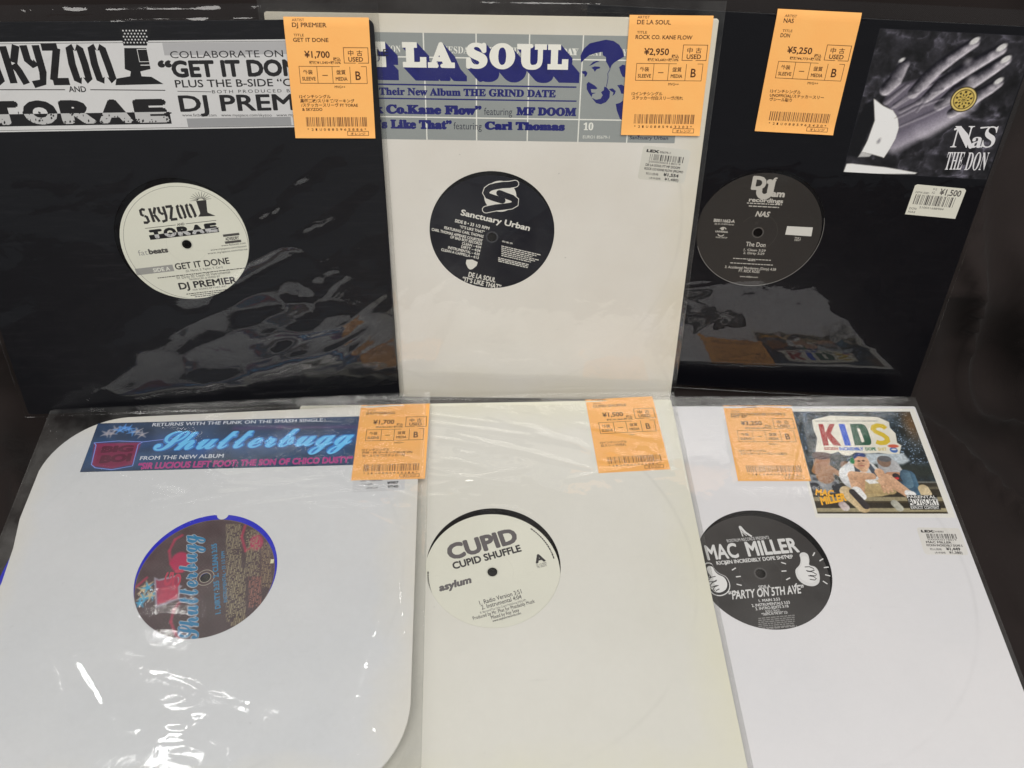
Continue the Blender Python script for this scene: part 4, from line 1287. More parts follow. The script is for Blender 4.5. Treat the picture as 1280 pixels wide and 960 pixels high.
pc.poly(zb.pts((110, 190), (284, 178), (250, 256), (170, 270), (98, 262)), (116, 36, 70), 0.9, 1.2)
rn = random.Random(8)
for i in range(9):
    c = zb(150 + i * 19, 130 - 22 * math.sin(i / 8 * math.pi) + rn.uniform(-6, 6))
    for j in range(5):
        a = j * 2 * math.pi / 5 + i
        pc.limb(c, (c[0] + 5.4 * math.cos(a), c[1] + 4.4 * math.sin(a)), 1.1, 0.3, (60, 120, 200) if 2 < i < 7 else (126, 130, 150), (110, 170, 235) if 2 < i < 7 else (190, 180, 180), soft=0.5, alpha=0.85)
pc.build('printed_ground', 1.846, st, mask=lambda x, y: dmask < 0.05)
g = Print(1.856)
fr = zb.pts((96, 168), (104, 178), (84, 262), (100, 276), (172, 284), (262, 268), (286, 176), (306, 164))
g.stroke(fr, 0.8); g.stroke(zb.pts((96, 168), (200, 160), (306, 164), (440, 148)), 0.7)
g.build('neon_frame', flat(118, 140, 214), st)
g = Print(1.857)
ztext(g, zb, 'BIG', (122, 212), (262, 206), 7.0, 'bold', 0.05); ztext(g, zb, 'BOI', (116, 258), (252, 248), 8.4, 'bold', 0.05)
g.build('emblem_lettering', flat(86, 26, 52), st)
g = Print(1.858)
ztext(g, zb, 'Shutterbugg', (340, 206), (1212, 178), 20.5, 'script', 0.055, 0.15)
g.build('script_glow', flat(58, 120, 196), st)
g = Print(1.872)
ztext(g, zb, 'Shutterbugg', (346, 202), (1206, 176), 19.8, 'script', 0.01, 0.15)
g.build('script_lettering', flat(104, 186, 240), st)
g = Print(1.858)
ztext(g, zb, 'RETURNS WITH THE FUNK ON THE SMASH SINGLE', (346, 97), (1084, 76), 3.6, 'sans', 0.015)
ztext(g, zb, 'FROM THE NEW ALBUM', (292, 243), (654, 232), 3.9, 'sans', 0.015)
g.build('white_lettering', flat(196, 202, 214), st)
g = Print(1.859)
ztext(g, zb, '“SIR LUCIOUS LEFT FOOT: THE SON OF CHICO DUSTY”', (280, 283), (1212, 254), 6.6, 'bold', 0.03)
g.build('pink_lettering', flat(168, 62, 128), st)
s_ = link_mesh('price_sticker', curve_mesh([rrect(106.4, 69.2, 147, 82, 1.6)], 1.80, 1.835, 0.01), card('silver_sticker', (200, 202, 205), (190, 192, 196), 0.3, 33, 0), big)
s_['label'] = 'silvery shop sticker, half covered by the orange tag'
g = Print(1.845)
g.text('SHUTTERBUGG', (112, 79.0), 1.9, w=17, st='bold'); g.text('税込価格', (113, 75.6), 1.9, w=9, st='cjk'); g.text('¥987', (133, 75.5), 2.6, w=9, st='bold', bold=0.02)
g.text('(本体価格', (117, 72), 1.8, w=9, st='cjk'); g.text('¥940', (133.6, 71.8), 2.5, w=8.4, st='bold', bold=0.02)
g.build('lettering', flat(48, 48, 52), s_)
# blue record
sp = (5.3, 0.8)
zl = Z('big', 160, 635, 5.647)
t = NT('blue_vinyl')
gwave = t.n('ShaderNodeTexWave', {'Vector': t.tc, 'Scale': 300}, wave_type='RINGS', rings_direction='Z').outputs[0]
t.p.inputs['Base Color'].default_value = srgb(36, 40, 178, 1.2)
t.p.inputs['Roughness'].default_value = 0.3
t.bump(gwave, 0.4, 0.0001)
LBL = flat(104, 90, 92, 0.3, 0.5)
rec, lb = vinyl('big', 'bright blue vinyl record with brown picture label, in the rounded white inner sleeve', sp, 0.0, t.m, LBL, 49.8, 151.0)
q = local(zl, sp, 0.0)
pc = Picture(-49.7, -49.7, 49.7, 49.7, 0.5)
X, Y = pc.X, pc.Y
R_ = np.hypot(X, Y)
n = fbm(X / 20, Y / 20, 51, 4); n2 = fbm(X / 2, Y / 2, 55, 2)
hatch = ((np.floor(X / 1.4) + np.floor(Y / 1.4)) % 2) * 6
pc.C = np.stack([66 + 26 * n + hatch, 56 + 18 * n + hatch, 58 + 20 * n + hatch], -1)
qq = lambda *l: [q(*p) for p in l]
def ribbon(pts, w_, col, a=0.75):
    for i in range(len(pts) - 1): pc.limb(pts[i], pts[i + 1], w_, w_, col, col, soft=0.6, alpha=a)
for pts in (qq((380, 190), (330, 220), (290, 300), (300, 390), (350, 450)), qq((370, 650), (320, 720), (300, 800), (330, 880), (370, 930)), qq((50, 560), (130, 490)), qq((830, 110), (800, 200), (830, 300), (900, 250))):
    ribbon(pts, 1.0, (170, 58, 84))
pc.ell(q(370, 380), 7, 9, (178, 44, 84), 0.4, 0.85, 0.8); pc.ell(q(905, 240), 5, 7, (176, 60, 96), 0.2, 0.8, 0.8)
# tan paragraphs in rotated lines
for (x0, x1, y0, y1, cc_) in ((690, 800, 110, 800, (142, 132, 108)), (720, 830, 420, 830, (142, 132, 108)), (830, 930, 150, 480, (142, 132, 108)), (850, 940, 480, 700, (150, 104, 96)), (940, 1010, 240, 560, (140, 124, 102))):
    P = qq((x0, y1), (x1, y1), (x1 + 20, y0) if False else (x1, y0), (x0, y0))
    d = pc.dpoly(P)
    lines = ((X / 1.25) % 1.0 < 0.62) & (vnoise(X / 1.25 * 0 + np.floor(X / 1.25) * 7.3, Y / 0.9, 71) > 0.36)
    a = (np.clip(0.5 - d, 0, 1) * lines * 0.85)[..., None]
    pc.C = pc.C * (1 - a) + np.array(cc_) * a
rn = random.Random(3)
for i in range(8):
    c = q(125 + rn.uniform(-45, 45), 615 + rn.uniform(-80, 80))
    blue = i % 2
    for j in range(5):
        a = j * 2 * math.pi / 5 + i
        pc.limb(c, (c[0] + 4.6 * math.cos(a), c[1] + 4.6 * math.sin(a)), 1.0, 0.3, (60, 140, 180) if blue else (170, 150, 120), (80, 170, 210) if blue else (200, 186, 150), soft=0.4, alpha=0.9)
pc.poly(qq((182, 484), (215, 500), (345, 470), (362, 485), (362, 540), (382, 548), (366, 565), (362, 640), (205, 700), (192, 722)), (150, 146, 160), 0.9, 0.4)
pc.poly(qq((196, 504), (218, 512), (345, 482), (352, 492), (350, 632), (205, 684)), (150, 58, 82), 0.95, 0.4)
pc.build('printed_ground', LZ, lb, mask=lambda x, y: (np.hypot(x, y) < 49.5) & (np.hypot(x, y) > 3.8))
g = Print(LZ + 0.012)
g.text('BIG', q(262, 668), 6.0, w=25, rot=math.pi / 2 - 0.06, st='bold', bold=0.01); g.text('BOI', q(338, 640), 6.0, w=24, rot=math.pi / 2 - 0.02, st='bold', bold=0.01)
g.build('emblem_lettering', flat(176, 66, 88), lb)
sa, sb = q(500, 925), q(488, 172)
g = Print(LZ + 0.012)
g.text('Shutterbugg', sa, 14.5, p1=sb, st='script', bold=0.05)
g.build('script_outline', flat(150, 158, 168), lb)
g = Print(LZ + 0.03)
g.text('Shutterbugg', (sa[0] - 0.3, sa[1] + 0.8), 14.0, p1=(sb[0] - 0.3, sb[1] - 0.6), st='script', bold=0.012)
g.build('script_lettering', flat(48, 118, 160), lb)
g = Print(LZ + 0.012)
g.text('1. DIRTY 3:35  2. CLEAN 3:35', q(655, 740), 4.0, p1=q(625, 245), st='bold', bold=0.02)
g.text('INSTRUMENTAL • 33 1/3 RPM', q(700, 660), 2.6, p1=q(680, 300), st='bold', bold=0.0)
g.build('track_lettering', flat(54, 120, 160), lb)
g = Print(LZ + 0.012); g.ring((0, 0), 6.0, 6.5); g.ring((0, 0), 3.72, 4.2)
g.build('pressing_ring', flat(158, 152, 140), lb)
g = Print(LZ + 0.014); g.rect(*q(1003, 388), *q(1030, 358)); g.build('small_mark', flat(206, 204, 170), lb)

# ------------------------------------------------------------------ lower row, middle: plain cream sleeve
CR2 = card('pale_cream_card', (213, 212, 206), (208, 207, 199), 0.5, 41, 0.25, rim=(212, 210, 190))
cup = sleeve('cup', 'plain pale cream card sleeve without any banner or picture sticker', CR2, rrect(-157, -157, 157, 157, 1.6), circle(0.3, 1.9, 49.4), flat(220, 219, 205))
sp = (-0.6, -3.4)
zl = Z('cup', 530, 630, 6)
_a, _b = zl(185, 420), zl(712, 285)
_c, _d = zl(222, 490), zl(735, 352)
rt = math.atan2(_d[1] - _c[1], _d[0] - _c[0])
CL = card('ivory_label_paper', (216, 216, 204), (208, 208, 196), 0.45, 43, 0.1)
rec, lb = vinyl('cup', 'black vinyl record with ivory label, inside the plain pale cream sleeve', sp, rt, BLV, CL, 49.6)
q = local(zl, sp, rt)
g = Print(LZ)
def qt(t, a, b, h, st='sans', bold=0.0):
    a_, b_ = q(*a), q(*b); g.text(t, a_, h, w=abs(b_[0] - a_[0]), st=st, bold=bold)
qt('CUPID SHUFFLE', (222, 490), (735, 352), 6.1, 'bold', 0.02)
qt('1. Radio Version 3:51', (420, 755), (735, 665), 3.4, 'sans', 0.01)
qt('2. Instrumental 4:04', (435, 790), (735, 705), 3.4, 'sans', 0.01)
qt('B. Bernard/The Only Cupid Publishing (ASCAP)', (424, 820), (765, 718), 1.6)
qt('Produced by Mr. Phat for Phatdaddy Muzik', (370, 868), (835, 738), 2.7, 'sans', 0.01)
qt('Mixed by Ray Seay', (508, 862), (718, 806), 2.7, 'sans', 0.01)
qt('www.asylumrecords.com', (516, 884), (730, 824), 1.8, 'sans', 0.02)
qt('A', (840, 446), (915, 424), 7.2, 'bold', 0.03)
qt('33 1/3 RPM', (845, 466), (920, 446), 1.6); qt('PR 300370', (855, 480), (922, 462), 1.6)
rn = random.Random(2)
for (a0, a1) in ((12, 48), (178, 206)):
    a = a0
    while a < a1:
        d_ = rn.uniform(1.0, 2.6); g.ring((0, 0), 46.4, 47.4, 4, math.radians(a) - rt, math.radians(a + d_) - rt); a += d_ + 0.5
g.build('lettering', flat(60, 58, 60), lb)
g = Print(LZ)
qt('CUPID', (192, 424), (716, 285), 13.8, 'bold', 0.03)
qt('asylum', (115, 656), (358, 592), 6.0, 'bolditalic', 0.035)
g.build('title_lettering', flat(96, 92, 94), lb)
g = Print(LZ); g.ring((0, 0), 15.2, 15.35, a0=-0.6, a1=1.6); g.ring((0, 0), 3.75, 4.5)
g.build('pressing_ring', flat(194, 194, 182), lb)

# ------------------------------------------------------------------ lower row, right: white sleeve with KIDS picture
CR3 = card('white_card', (217, 216, 219), (212, 212, 216), 0.5, 47, 0.15)
mac = sleeve('mac', 'white card sleeve with a colourful square picture of young people on bleachers', CR3, rrect(-157, -157, 157, 157, 1.6), circle(-0.1, 2.7, 49.6), flat(222, 221, 222))
zk = Z('mac', 1000, 505, 6.195)
KX = (48.0, 45.6, 155.6, 154.6)
st = link_mesh('picture_sticker', curve_mesh([rrect(*KX, 0.5)], 1.80, 1.84, 0.01), card('white_glossy_sticker', (224, 222, 216), (220, 218, 212), 0.3, 49, 0), mac)
st['label'] = 'square picture sticker of young people on bleachers under torn paper'
IX = (50.2, 49.2, 151.0, 151.2)
pc = Picture(*IX, 0.42)
X, Y = pc.X, pc.Y
n = fbm(X / 6, Y / 6, 61, 4, 0.65); n2 = vnoise(X / 0.9, Y / 0.9, 66)
tree = np.clip((n - 0.35) * 190, 0, 120)
pc.C = np.stack([26 + tree * 0.35, 34 + tree * 0.42, 38 + tree * 0.5], -1)
sp_ = (n2 > 0.80) & (n > 0.42) & (Y > 96)
pc.C[sp_] = (128, 150, 176)
K = lambda *l: zk.pts(*l)
warm = np.exp(-(((X - zk(860, 150)[0]) / 8) ** 2 + ((Y - zk(860, 150)[1]) / 20) ** 2))[..., None]
pc.C = pc.C * (1 - 0.6 * warm) + np.array((150, 108, 66)) * 0.6 * warm
pc.poly(K((500, 385), (800, 380), (850, 440), (800, 470), (520, 470)), (196, 206, 214), 0.9, 1.0)
pc.poly(K((60, 470), (1130, 470), (1160, 560), (60, 600)), (38, 44, 38), 0.75, 2.5)
pc.poly(K((50, 580), (900, 600), (1130, 600), (1160, 870), (100, 870)), (52, 46, 36), 0.95, 1.0)
for (ya, yb_, cc_) in ((720, 752, (150, 140, 112)), (755, 765, (70, 60, 44)), (806, 836, (160, 150, 120)), (842, 850, (60, 52, 40)), (640, 660, (92, 86, 70)), (600, 612, (110, 112, 108))):
    pc.poly(K((60, ya), (1150, ya), (1160, yb_), (60, yb_)), cc_, 0.95, 0.4)
# boom box
pc.poly(K((70, 560), (90, 545), (300, 590), (310, 690), (90, 690), (60, 620)), (132, 136, 142), 0.95, 0.4)
pc.poly(K((95, 565), (290, 605), (290, 622), (98, 588)), (66, 70, 78), 0.9, 0.4)
pc.ell(zk(115, 650), 5.2, 5.2, (46, 48, 54)); pc.ell(zk(292, 655), 4.8, 4.8, (46, 48, 54)); pc.ell(zk(115, 650), 2.4, 2.4, (90, 92, 98))
# left sitter, bare shouldered, hand to cap
SK, SKH = (116, 74, 40), (176, 124, 72)
pc.limb(zk(195, 560), zk(190, 490), 7.2, 5.6, SK, SKH, (-0.4, 0.5), soft=0.5); pc.limb(zk(120, 520), zk(140, 440), 3.0, 2.6, SK, SKH, (-0.5, 0.5)); pc.limb(zk(140, 440), zk(185, 425), 2.6, 2.4, SK, SKH, (-0.5, 0.5))
pc.limb(zk(230, 500), zk(310, 545), 3.2, 2.2, SK, SKH, (-0.5, 0.5))
pc.ell(zk(180, 430), 5.4, 6.4, (150, 100, 60)); pc.ell(zk(165, 398), 7.5, 4.2, (70, 34, 30))
pc.limb(zk(345, 560), zk(350, 480), 3.4, 3.6, (60, 46, 34), (90, 66, 44)); pc.ell(zk(352, 478), 4, 4.6, (120, 84, 56))
# right sitters: grey shirt, blue denim
pc.limb(zk(720, 560), zk(690, 490), 11, 9, (150, 150, 154), (190, 190, 192), soft=0.6); pc.ell(zk(650, 445), 5.4, 5.6, (128, 104, 90)); pc.ell(zk(655, 425), 5.4, 3, (96, 96, 100))
pc.limb(zk(700, 560), zk(770, 560), 4.2, 4.0, (170, 124, 96), (206, 160, 128)); pc.limb(zk(745, 560), zk(770, 585), 3, 3, (40, 34, 38), (60, 50, 52)); pc.limb(zk(730, 580), zk(755, 575), 1.2, 1.2, (180, 40, 44), (200, 60, 60))
pc.limb(zk(835, 560), zk(880, 660), 6.2, 5.4, (44, 70, 92), (84, 118, 142)); pc.limb(zk(810, 640), zk(890, 680), 5.2, 4.6, (44, 68, 88), (78, 108, 132)); pc.limb(zk(815, 540), zk(840, 620), 4, 4, (60, 84, 104), (100, 130, 148))
# middle sitter: white shirt, grey straps, sand shorts, bare legs, trainers
pc.limb(zk(440, 560), zk(470, 505), 14, 11, (176, 180, 188), (232, 232, 230), (-0.3, 0.5), soft=0.5)
pc.limb(zk(560, 560), zk(520, 505), 10, 8, (186, 188, 192), (232, 232, 230), (-0.3, 0.5), soft=0.5)
pc.limb(zk(395, 500), zk(420, 505), 5, 5, (190, 194, 200), (236, 236, 236)); pc.limb(zk(350, 545), zk(390, 500), 1.6, 4, (200, 204, 210), (236, 236, 236))
for a, b in (((436, 480), (452, 545)), ((535, 475), (585, 545))): pc.limb(zk(*a), zk(*b), 1.9, 2.2, (58, 66, 78), (84, 92, 104))
SK, SKH = (176, 134, 104), (226, 186, 154)
pc.poly(K((490, 600), (600, 590), (740, 650), (735, 690), (640, 715), (500, 725), (470, 660)), (178, 158, 116), 1, 0.5)
pc.limb(zk(520, 640), zk(700, 660), 6.5, 5, (156, 134, 94), (200, 180, 136), (-0.3, 0.6), soft=0.6)
pc.poly(K((500, 590), (545, 570), (615, 612), (540, 620)), (228, 228, 226), 1, 0.4)
pc.limb(zk(440, 580), zk(455, 690), 6.5, 4.6, SK, SKH, (-0.6, 0.3)); pc.limb(zk(410, 555), zk(560, 560), 4.4, 3.0, SK, SKH, (-0.2, 0.6)); pc.limb(zk(680, 585), zk(830, 690), 5.4, 4.0, SK, SKH, (-0.2, 0.6))
pc.limb(zk(615, 530), zk(660, 600), 3.8, 3.2, SK, SKH, (-0.4, 0.5)); pc.limb(zk(650, 600), zk(685, 650), 4.6, 3.0, SK, SKH, (-0.4, 0.4)); pc.limb(zk(640, 640), zk(655, 680), 1.4, 1.0, SK, SKH); pc.limb(zk(665, 640), zk(685, 685), 1.4, 1.0, SK, SKH); pc.limb(zk(690, 640), zk(715, 675), 1.4, 1.0, SK, SKH)
pc.limb(zk(440, 675), zk(480, 715), 4.4, 3.6, (214, 214, 214), (236, 236, 236))
pc.limb(zk(360, 680), zk(490, 800), 5.4, 5.0, (176, 150, 110), (222, 202, 166), (-0.6, 0.2)); pc.limb(zk(405, 680), zk(510, 790), 2.6, 3.0, (44, 40, 44), (70, 62, 62))
pc.limb(zk(958, 660), zk(975, 690), 4.4, 4.6, (186, 166, 130), (220, 204, 172)); pc.limb(zk(840, 690), zk(870, 700), 3.0, 3, (220, 220, 220), (235, 235, 235))
pc.limb(zk(735, 770), zk(770, 805), 3.2, 3.2, (150, 150, 140), (196, 194, 180)); pc.limb(zk(330, 780), zk(350, 800), 3.2, 3.4, (170, 150, 150), (214, 206, 204))
pc.ell(zk(470, 450), 7.0, 8.2, (214, 170, 140)); pc.limb(zk(480, 480), zk(490, 500), 3.4, 3.6, SK, SKH)
pc.poly(K((408, 440), (412, 400), (440, 378), (485, 378), (508, 398), (500, 412), (450, 404), (420, 425)), (52, 68, 120), 1, 0.4); pc.poly(K((384, 440), (404, 408), (424, 440), (418, 465), (392, 458)), (40, 120, 70), 1, 0.4)
for e in ((455, 442), (490, 440)): pc.ell(zk(*e), 1.2, 0.7, (70, 46, 40))
pc.ell(zk(480, 478), 2.0, 0.6, (160, 90, 84)); pc.ell(zk(474, 460), 0.8, 1.4, (190, 144, 116))
pc.C = pc.C * (0.88 + 0.24 * fbm(X / 1.3, Y / 1.3, 93, 2))[..., None]
# torn paper
TP = K((92, 122), (135, 112), (230, 88), (300, 92), (420, 94), (600, 100), (640, 118), (690, 140), (694, 182), (740, 228), (752, 300), (786, 322), (770, 386), (690, 388), (610, 378), (520, 384), (430, 376), (382, 402), (330, 396), (296, 370), (240, 388), (190, 374), (118, 372), (132, 262), (104, 200))
pc.poly(TP, (224, 220, 208)); n3 = fbm(X / 5, Y / 5, 77, 3)[..., None]
din = (pc.dpoly(TP) < -0.3)[..., None]
pc.C = np.where(din, pc.C - 16 * (n3 - 0.3), pc.C)
pc.ell(zk(726, 356), 3.2, 2.8, (60, 100, 170)); pc.ell(zk(722, 326), 4.4, 1.7, (196, 92, 70)); pc.ell(zk(727, 352), 2.2, 0.8, (216, 214, 206))
# advisory box ground
pc.poly(K((822, 706), (1055, 706), (1092, 818), (856, 818)), (22, 22, 24), 1, 0.3)
pc.poly(K((838, 734), (1062, 734), (1078, 786), (852, 786)), (224, 224, 222), 1, 0.3)
pc.build('printed_picture', 1.846, st)
KP = {'K': ((140, 155), (180, 155), (196, 224), (228, 155), (268, 155), (238, 228), (320, 322), (262, 322), (210, 258), (224, 322), (182, 322)),
      'I': ((298, 155), (345, 155), (396, 322), (348, 322)),
      'D': ((385, 155), (470, 152), (506, 168), (524, 200), (552, 282), (552, 306), (538, 319), (425, 321))}
for ch, col in (('K', (158, 48, 42)), ('I', (38, 84, 196)), ('D', (34, 80, 58))):
    g = Print(1.856); g.poly(zk.pts(*KP[ch])); g.build('title_letter', flat(*col), st)
g = Print(1.860); g.poly(zk.pts((440, 188), (462, 190), (500, 292), (478, 298))); g.build('letter_counter', flat(222, 218, 206), st)
g = Print(1.856)
g.stroke(zk.pts((664, 190), (640, 172), (600, 166), (572, 176), (566, 196), (588, 216), (640, 238), (672, 262), (678, 284), (656, 300), (618, 302), (590, 292)), 4.6, caps=False)
g.build('title_letter', flat(206, 178, 52), st)
cols = (('KICKIN', (192, 358), (298, 358), (170, 84, 70)), ('INCREDIBLY', (308, 360), (494, 360), (44, 96, 190)), ('DOPE', (510, 361), (592, 361), (60, 120, 90)), ('SHIT', (606, 362), (676, 362), (206, 190, 130)))
for tx, a, b, col in cols:
    g = Print(1.857); g.text(tx, zk(*a), 3.3, p1=zk(*b), st='bold', bold=0.03); g.build('subtitle_lettering', flat(*col), st)
g = Print(1.856); g.micro(zk(120, 136)[0], zk(120, 136)[1], zk(600, 136)[0], 1.3, 6); g.build('small_lettering', flat(150, 148, 144), st)
g = Print(1.857)
g.text('MAC', zk(118, 706), 6.2, w=14, rot=-0.10, st='bolditalic', bold=0.03)
g.text('MiLLER', zk(168, 785), 7.6, w=21, rot=0.20, st='bolditalic', bold=0.03)
g.build('graffiti_lettering', flat(236, 172, 44), st)
g = Print(1.857)
g.text('ADVISORY', zk(848, 783), 6.4, p1=zk(1076, 783), st='sans', bold=0.016); g.build('advisory_lettering', flat(24, 24, 26), st)
g = Print(1.857)
g.text('PARENTAL', zk(832, 730), 2.6, p1=zk(1058, 730), st='bold', bold=0.0); g.text('EXPLICIT CONTENT', zk(862, 814), 2.7, p1=zk(1082, 814), st='bold', bold=0.0)
g.build('advisory_lettering', flat(216, 216, 214), st)
lex(mac, 'small white barcode sticker of the shop, priced 1,449 yen', 138.7, 24.7, 32.5, 23.6, -0.02, 'CH-00001', 'MAC MILLER', 'KICKIN INCREDIBLY DOPE S', '1,449', '1,380', 35, (214, 212, 210))

sp = (-3.0, -2.3)
zl = Z('mac', 860, 635, 6)
_a, _b = zl(150, 390), zl(842, 330)
rt = math.atan2(_b[1] - _a[1], _b[0] - _a[0])
DG2 = card('charcoal_label_paper', (66, 64, 63), (58, 56, 56), 0.38, 53, 0.05, 0.4)
rec, lb = vinyl('mac', 'black vinyl record with charcoal label and drawn thumbs up, inside the white sleeve', sp, rt, BLV, DG2, 50.0)
q = local(zl, sp, rt)
g = Print(LZ)
qt('MAC', (150, 390), (388, 368), 12.8, 'sans', 0.03); qt('MILLER', (455, 362), (842, 328), 12.8, 'sans', 0.035)
qt('KICKIN INCREDIBLY DOPE SHIT EP', (218, 424), (792, 372), 3.1, 'sans', 0.03)
qt('ROSTRUM RECORDS PRESENTS', (296, 255), (612, 228), 2.6, 'sans', 0.0)
g.stroke([q(385, 140), q(400, 175), q(412, 208)], 0.8); g.stroke([q(392, 140), q(430, 180), q(475, 208)], 2.2, 1.4); g.stroke([q(400, 170), q(440, 205)], 0.6)
qt('SIDE-A', (535, 604), (622, 596), 2.6, 'bold', 0.0)
g.text('“PARTY ON 5TH AVE”', q(308, 686), 6.8, w=q(876, 640)[0] - q(308, 686)[0], st='italic', bold=0.025)
qt('1. MAIN 3:53', (535, 704), (694, 690), 2.2, 'sans', 0.02); qt('2. INSTRUMENTALS 3:53', (482, 740), (768, 716), 2.2, 'sans', 0.02); qt('3. INTRO-EDITS 3:18', (510, 765), (758, 744), 2.2, 'sans', 0.02)
qt('BONUS TRACK:', (585, 782), (695, 772), 1.8); qt('“TRAFFIC IN THE SKY” 3:21', (555, 806), (750, 790), 2.0, 'sans', 0.02)
g.build('lettering', flat(206, 206, 206), lb)
g = Print(LZ)
for i in range(6): g.micro(q(530, 830 + i * 15)[0], q(530, 830 + i * 15)[1], q(800, 800 + i * 15)[0], 1.1, 80 + i)
g.micro(-14, -43.6, 14, 1.4, 99)
g.build('small_lettering', flat(128, 127, 126), lb)
def thumb(cx, cy, mir, rot):
    """drawn fist with raised thumb: white outline, dark line, white fill, finger creases, rays"""
    T = lambda P: [(cx + (x * mir) * math.cos(rot) - y * math.sin(rot), cy + (x * mir) * math.sin(rot) + y * math.cos(rot)) for x, y in P]
    shp = [(-6.5, 1), (-3.2, 4.5), (-1.6, 8.4), (-1.4, 12.6), (1.4, 14.2), (4.0, 12.6), (4.2, 8.5), (3.4, 4.6), (6.6, 3.4), (8.2, 0.8), (8.4, -2.4), (8.0, -5.6), (6.6, -8.8), (3.2, -10.8), (-1.0, -10.6), (-4.6, -8.4), (-6.8, -4.2)]
    sm_ = []
    for i in range(len(shp)):
        p0, p1, p2, p3 = shp[i - 1], shp[i], shp[(i + 1) % len(shp)], shp[(i + 2) % len(shp)]
        for t_ in (0, 0.33, 0.66):
            sm_.append(tuple(0.5 * (2 * p1[k] + (p2[k] - p0[k]) * t_ + (2 * p0[k] - 5 * p1[k] + 4 * p2[k] - p3[k]) * t_ ** 2 + (-p0[k] + 3 * p1[k] - 3 * p2[k] + p3[k]) * t_ ** 3) for k in (0, 1)))
    sc = lambda f, P: [(0.8 + (x - 0.8) * f, 0.8 + (y - 0.8) * f) for x, y in P]
    return T, sm_, sc
w1, d1, w2 = Print(LZ), Print(LZ + 0.008), Print(LZ + 0.014)
d2 = Print(LZ + 0.02)
for (px, py, mir, ro) in ((222, 540, -1, 0.18), (885, 470, 1, -0.10)):
    cx_, cy_ = q(px, py)
    T, sh, sc = thumb(cx_, cy_, mir, ro)
    for P_, f in ((w1, 1.12), (d1, 1.05), (w2, 0.88)):
        pts = T(sc(f, sh)); P_.raw(np.array(pts), [tuple(range(len(pts)))] if area2(pts) > 0 else [tuple(range(len(pts)))[::-1]])
    for c_ in ([(0.2, 3.4), (3.4, 3.6), (6.0, 2.2), (6.4, 0.6), (3.0, -0.2), (0.6, 0.4)], [(1.2, -0.2), (4.4, -0.6), (7.2, -2.6), (6.4, -4.0), (2.4, -3.6)], [(1.2, -3.9), (4.6, -4.4), (6.4, -6.2), (5.0, -7.4), (1.8, -6.8)]):
        d2.stroke(T(c_), 0.7)
    for k in range(5):
        a = math.radians(50 - k * 24)
        for sgn in ((1,) if mir < 0 else (1, -1)):
            aa_ = a if sgn * mir > 0 or mir < 0 else math.pi - a
            if mir < 0: aa_ = a
            r0, r1 = 14.5, 17.5
            w1.stroke([(cx_ + r0 * math.cos(aa_), cy_ + r0 * math.sin(aa_) + 1), (cx_ + r1 * math.cos(aa_), cy_ + r1 * math.sin(aa_) + 1)], 0.9)
w1.build('hand_outline', flat(206, 206, 206), lb); d1.build('hand_line', flat(50, 48, 48), lb); w2.build('hand_drawing', flat(214, 214, 214), lb); d2.build('finger_creases', flat(50, 48, 48), lb)
g = Print(LZ); g.ring((0, 0), 15.2, 15.4); g.ring((0, 0), 3.75, 4.8); g.build('pressing_ring', flat(84, 82, 82), lb)

# ------------------------------------------------------------------ the clear bags, last
bag('sky', 'clear plastic bag with long diagonal folds round the worn black sleeve', -161, -161, 160.5, 167.5, 3, 1.0,
    [(-130, -150, 150, -30, 26, 3.2), (-95, -150, 150, -110, 12, 1.0), (-40, -90, 150, 0, 16, 2.8), (0, -50, 150, 45, 15, 3.2), (20, -10, 150, 90, 13, 2.6), (40, 40, 150, 125, 12, 2.0), (30, -120, 150, -60, 14, 2.0), (-40, 40, 30, 90, 14, 1.0), (-150, 20, 0, -20, 14, .5), (-150, 162, 155, 164, 1.6, .9), (-150, 154, 155, 158, 2.2, .7), (-30, -150, 150, -143, 3, .8)],
    [(90, -70, 60, 50, .5, 42), (100, 40, 40, 40, .4, 30)], ang=0.5, tag=(95, 76, 152, 159), flat_tag=True, rough=0.04)
bag('del', 'clear plastic bag round the aged cream sleeve with the grey banner', -161, -160.5, 161, 168.5, 11, 0.22,
    [(-120, -149, 150, -147, 2.6, .6), (-60, -60, 70, 40, 4, .4), (-100, 163, 155, 164, 1.6, .9), (-60, 157, 150, 160, 2.0, .6)], [(90, -60, 50, 60, .2, 36)], tag=(95, 76, 153, 159), haze=0.04, ang=0.9, flat_tag=True, crisp=0.5)
bag('nas', 'clear plastic bag round the glossy black sleeve with the hand picture', -161, -161, 161, 167.5, 23, 0.10,
    [(-130, -70, -30, -52, 7, .9), (-140, -40, -70, -20, 8, .8),  (-130, -154, 150, -151, 2.5, .6), (-60, 162, 155, 163, 1.6, .9), (-60, 156, 150, 158, 2.0, .5)],
    [(-100, -80, 40, 24, .9, 34), (60, -70, 30, 12, .25, 30)], rough=0.010, crisp=0.25, fine=0.35, tag=(-27, 75, 33, 160), ang=0.2, flat_tag=True)
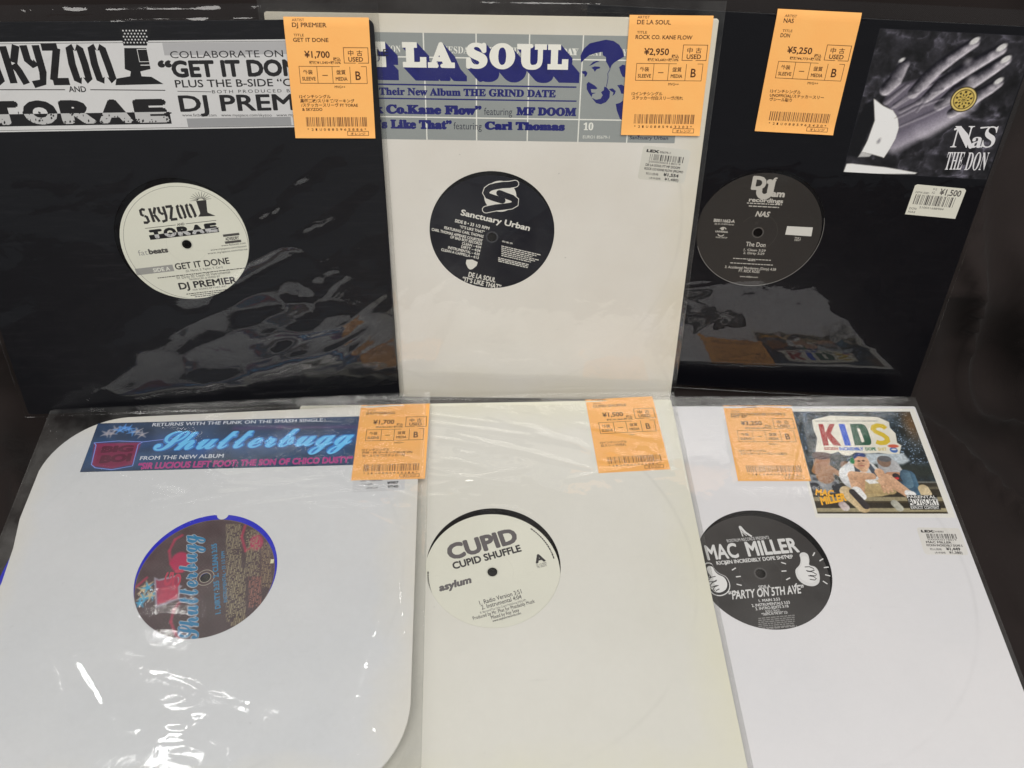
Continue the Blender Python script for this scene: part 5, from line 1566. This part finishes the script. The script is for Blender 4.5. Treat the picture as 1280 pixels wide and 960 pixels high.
bag('big', 'heavily crumpled clear plastic bag full of glints, round the bright blue record', -157.5, -162, 164.5, 171, 31, 0.5,
    [(-60, 60, 150, 95, 5, .8), (40, 62, 155, 50, 4, .8), (-150, 120, -60, 60, 8, .6), (-50, -60, 110, -120, 6, .6), (120, -120, 150, 40, 4, .7), (-155, 165, 150, 160, 3, .6), (-20, 40, 60, -40, 6, .6), (30, 100, 150, 140, 2.4, .8), (60, 130, 160, 96, 2.2, .8), (0, 84, 110, 70, 1.8, .7), (20, 60, 150, 72, 1.8, .7), (70, 92, 158, 60, 1.8, .7), (-20, 150, 100, 136, 1.8, .7), (-150, 166, 155, 160, 1.6, .9), (100, 60, 150, 30, 2.0, .7), (-90, -40, -30, -110, 3, .5), (-120, -10, -70, -90, 3, .4), (140, 60, 158, -100, 2.4, .8)],
    [(120, 70, 46, 22, 1.5, 22), (20, -104, 30, 20, 1.2, 26), (135, -112, 12, 40, .9, 18), (-70, -80, 50, 50, .45, 30), (100, 110, 40, 20, 1.0, 20)], haze=0.10, fine=1.0, tag=(105, 79, 163, 158), ang=-0.3, crisp=0.35, rough=0.06)
bag('cup', 'clear plastic bag round the plain pale cream sleeve, lightly crumpled near its tag', -161, -161, 161, 166.5, 43, 0.22,
    [(-70, 140, 75, 112, 2.4, .8), (-70, 126, 40, 100, 2.2, .75), (-60, 84, 20, 74, 2.4, .75), (0, 142, 85, 104, 2.4, .6), (-70, 96, -10, 78, 2, .6), (-80, 150, 40, 128, 1.8, .7), (-30, 124, 60, 92, 1.8, .7), (-76, 110, 0, 88, 1.8, .6), (10, 112, 84, 84, 1.8, .5), (-50, 72, 30, 88, 1.8, .6), (60, 76, 146, 92, 2.0, .8), (70, 132, 150, 110, 1.8, .6), (-80, 161, 155, 162.5, 1.6, .9), (-64, -90, -40, -150, 2.4, .6), (-60, 40, -30, 10, 2, .4), (60, -100, 95, -60, 2.2, .4), (128, 0, 136, -30, 2, .4)],
    [(-20, 104, 60, 24, .6, 20), (-44, 64, 30, 9, .7, 12), (112, 92, 30, 16, .7, 16)], haze=0.05, fine=0.6, tag=(87, 82, 144, 159), ang=-0.2, crisp=0.5, rough=0.03, calm=20)
bag('mac', 'smooth clear plastic bag round the white sleeve with the group picture', -161, -161, 161, 168.5, 57, 0.08,
    [(-30, -60, 120, -20, 9, .25), (-100, 163, 155, 161, 1.6, .9), (20, 40, 60, 150, 3, .25)], [(60, -60, 60, 50, .15, 30)], haze=0.05, fine=0.6, tag=(-5, 80, 52, 158), ang=0.3, crisp=0.12)

flush_prints()
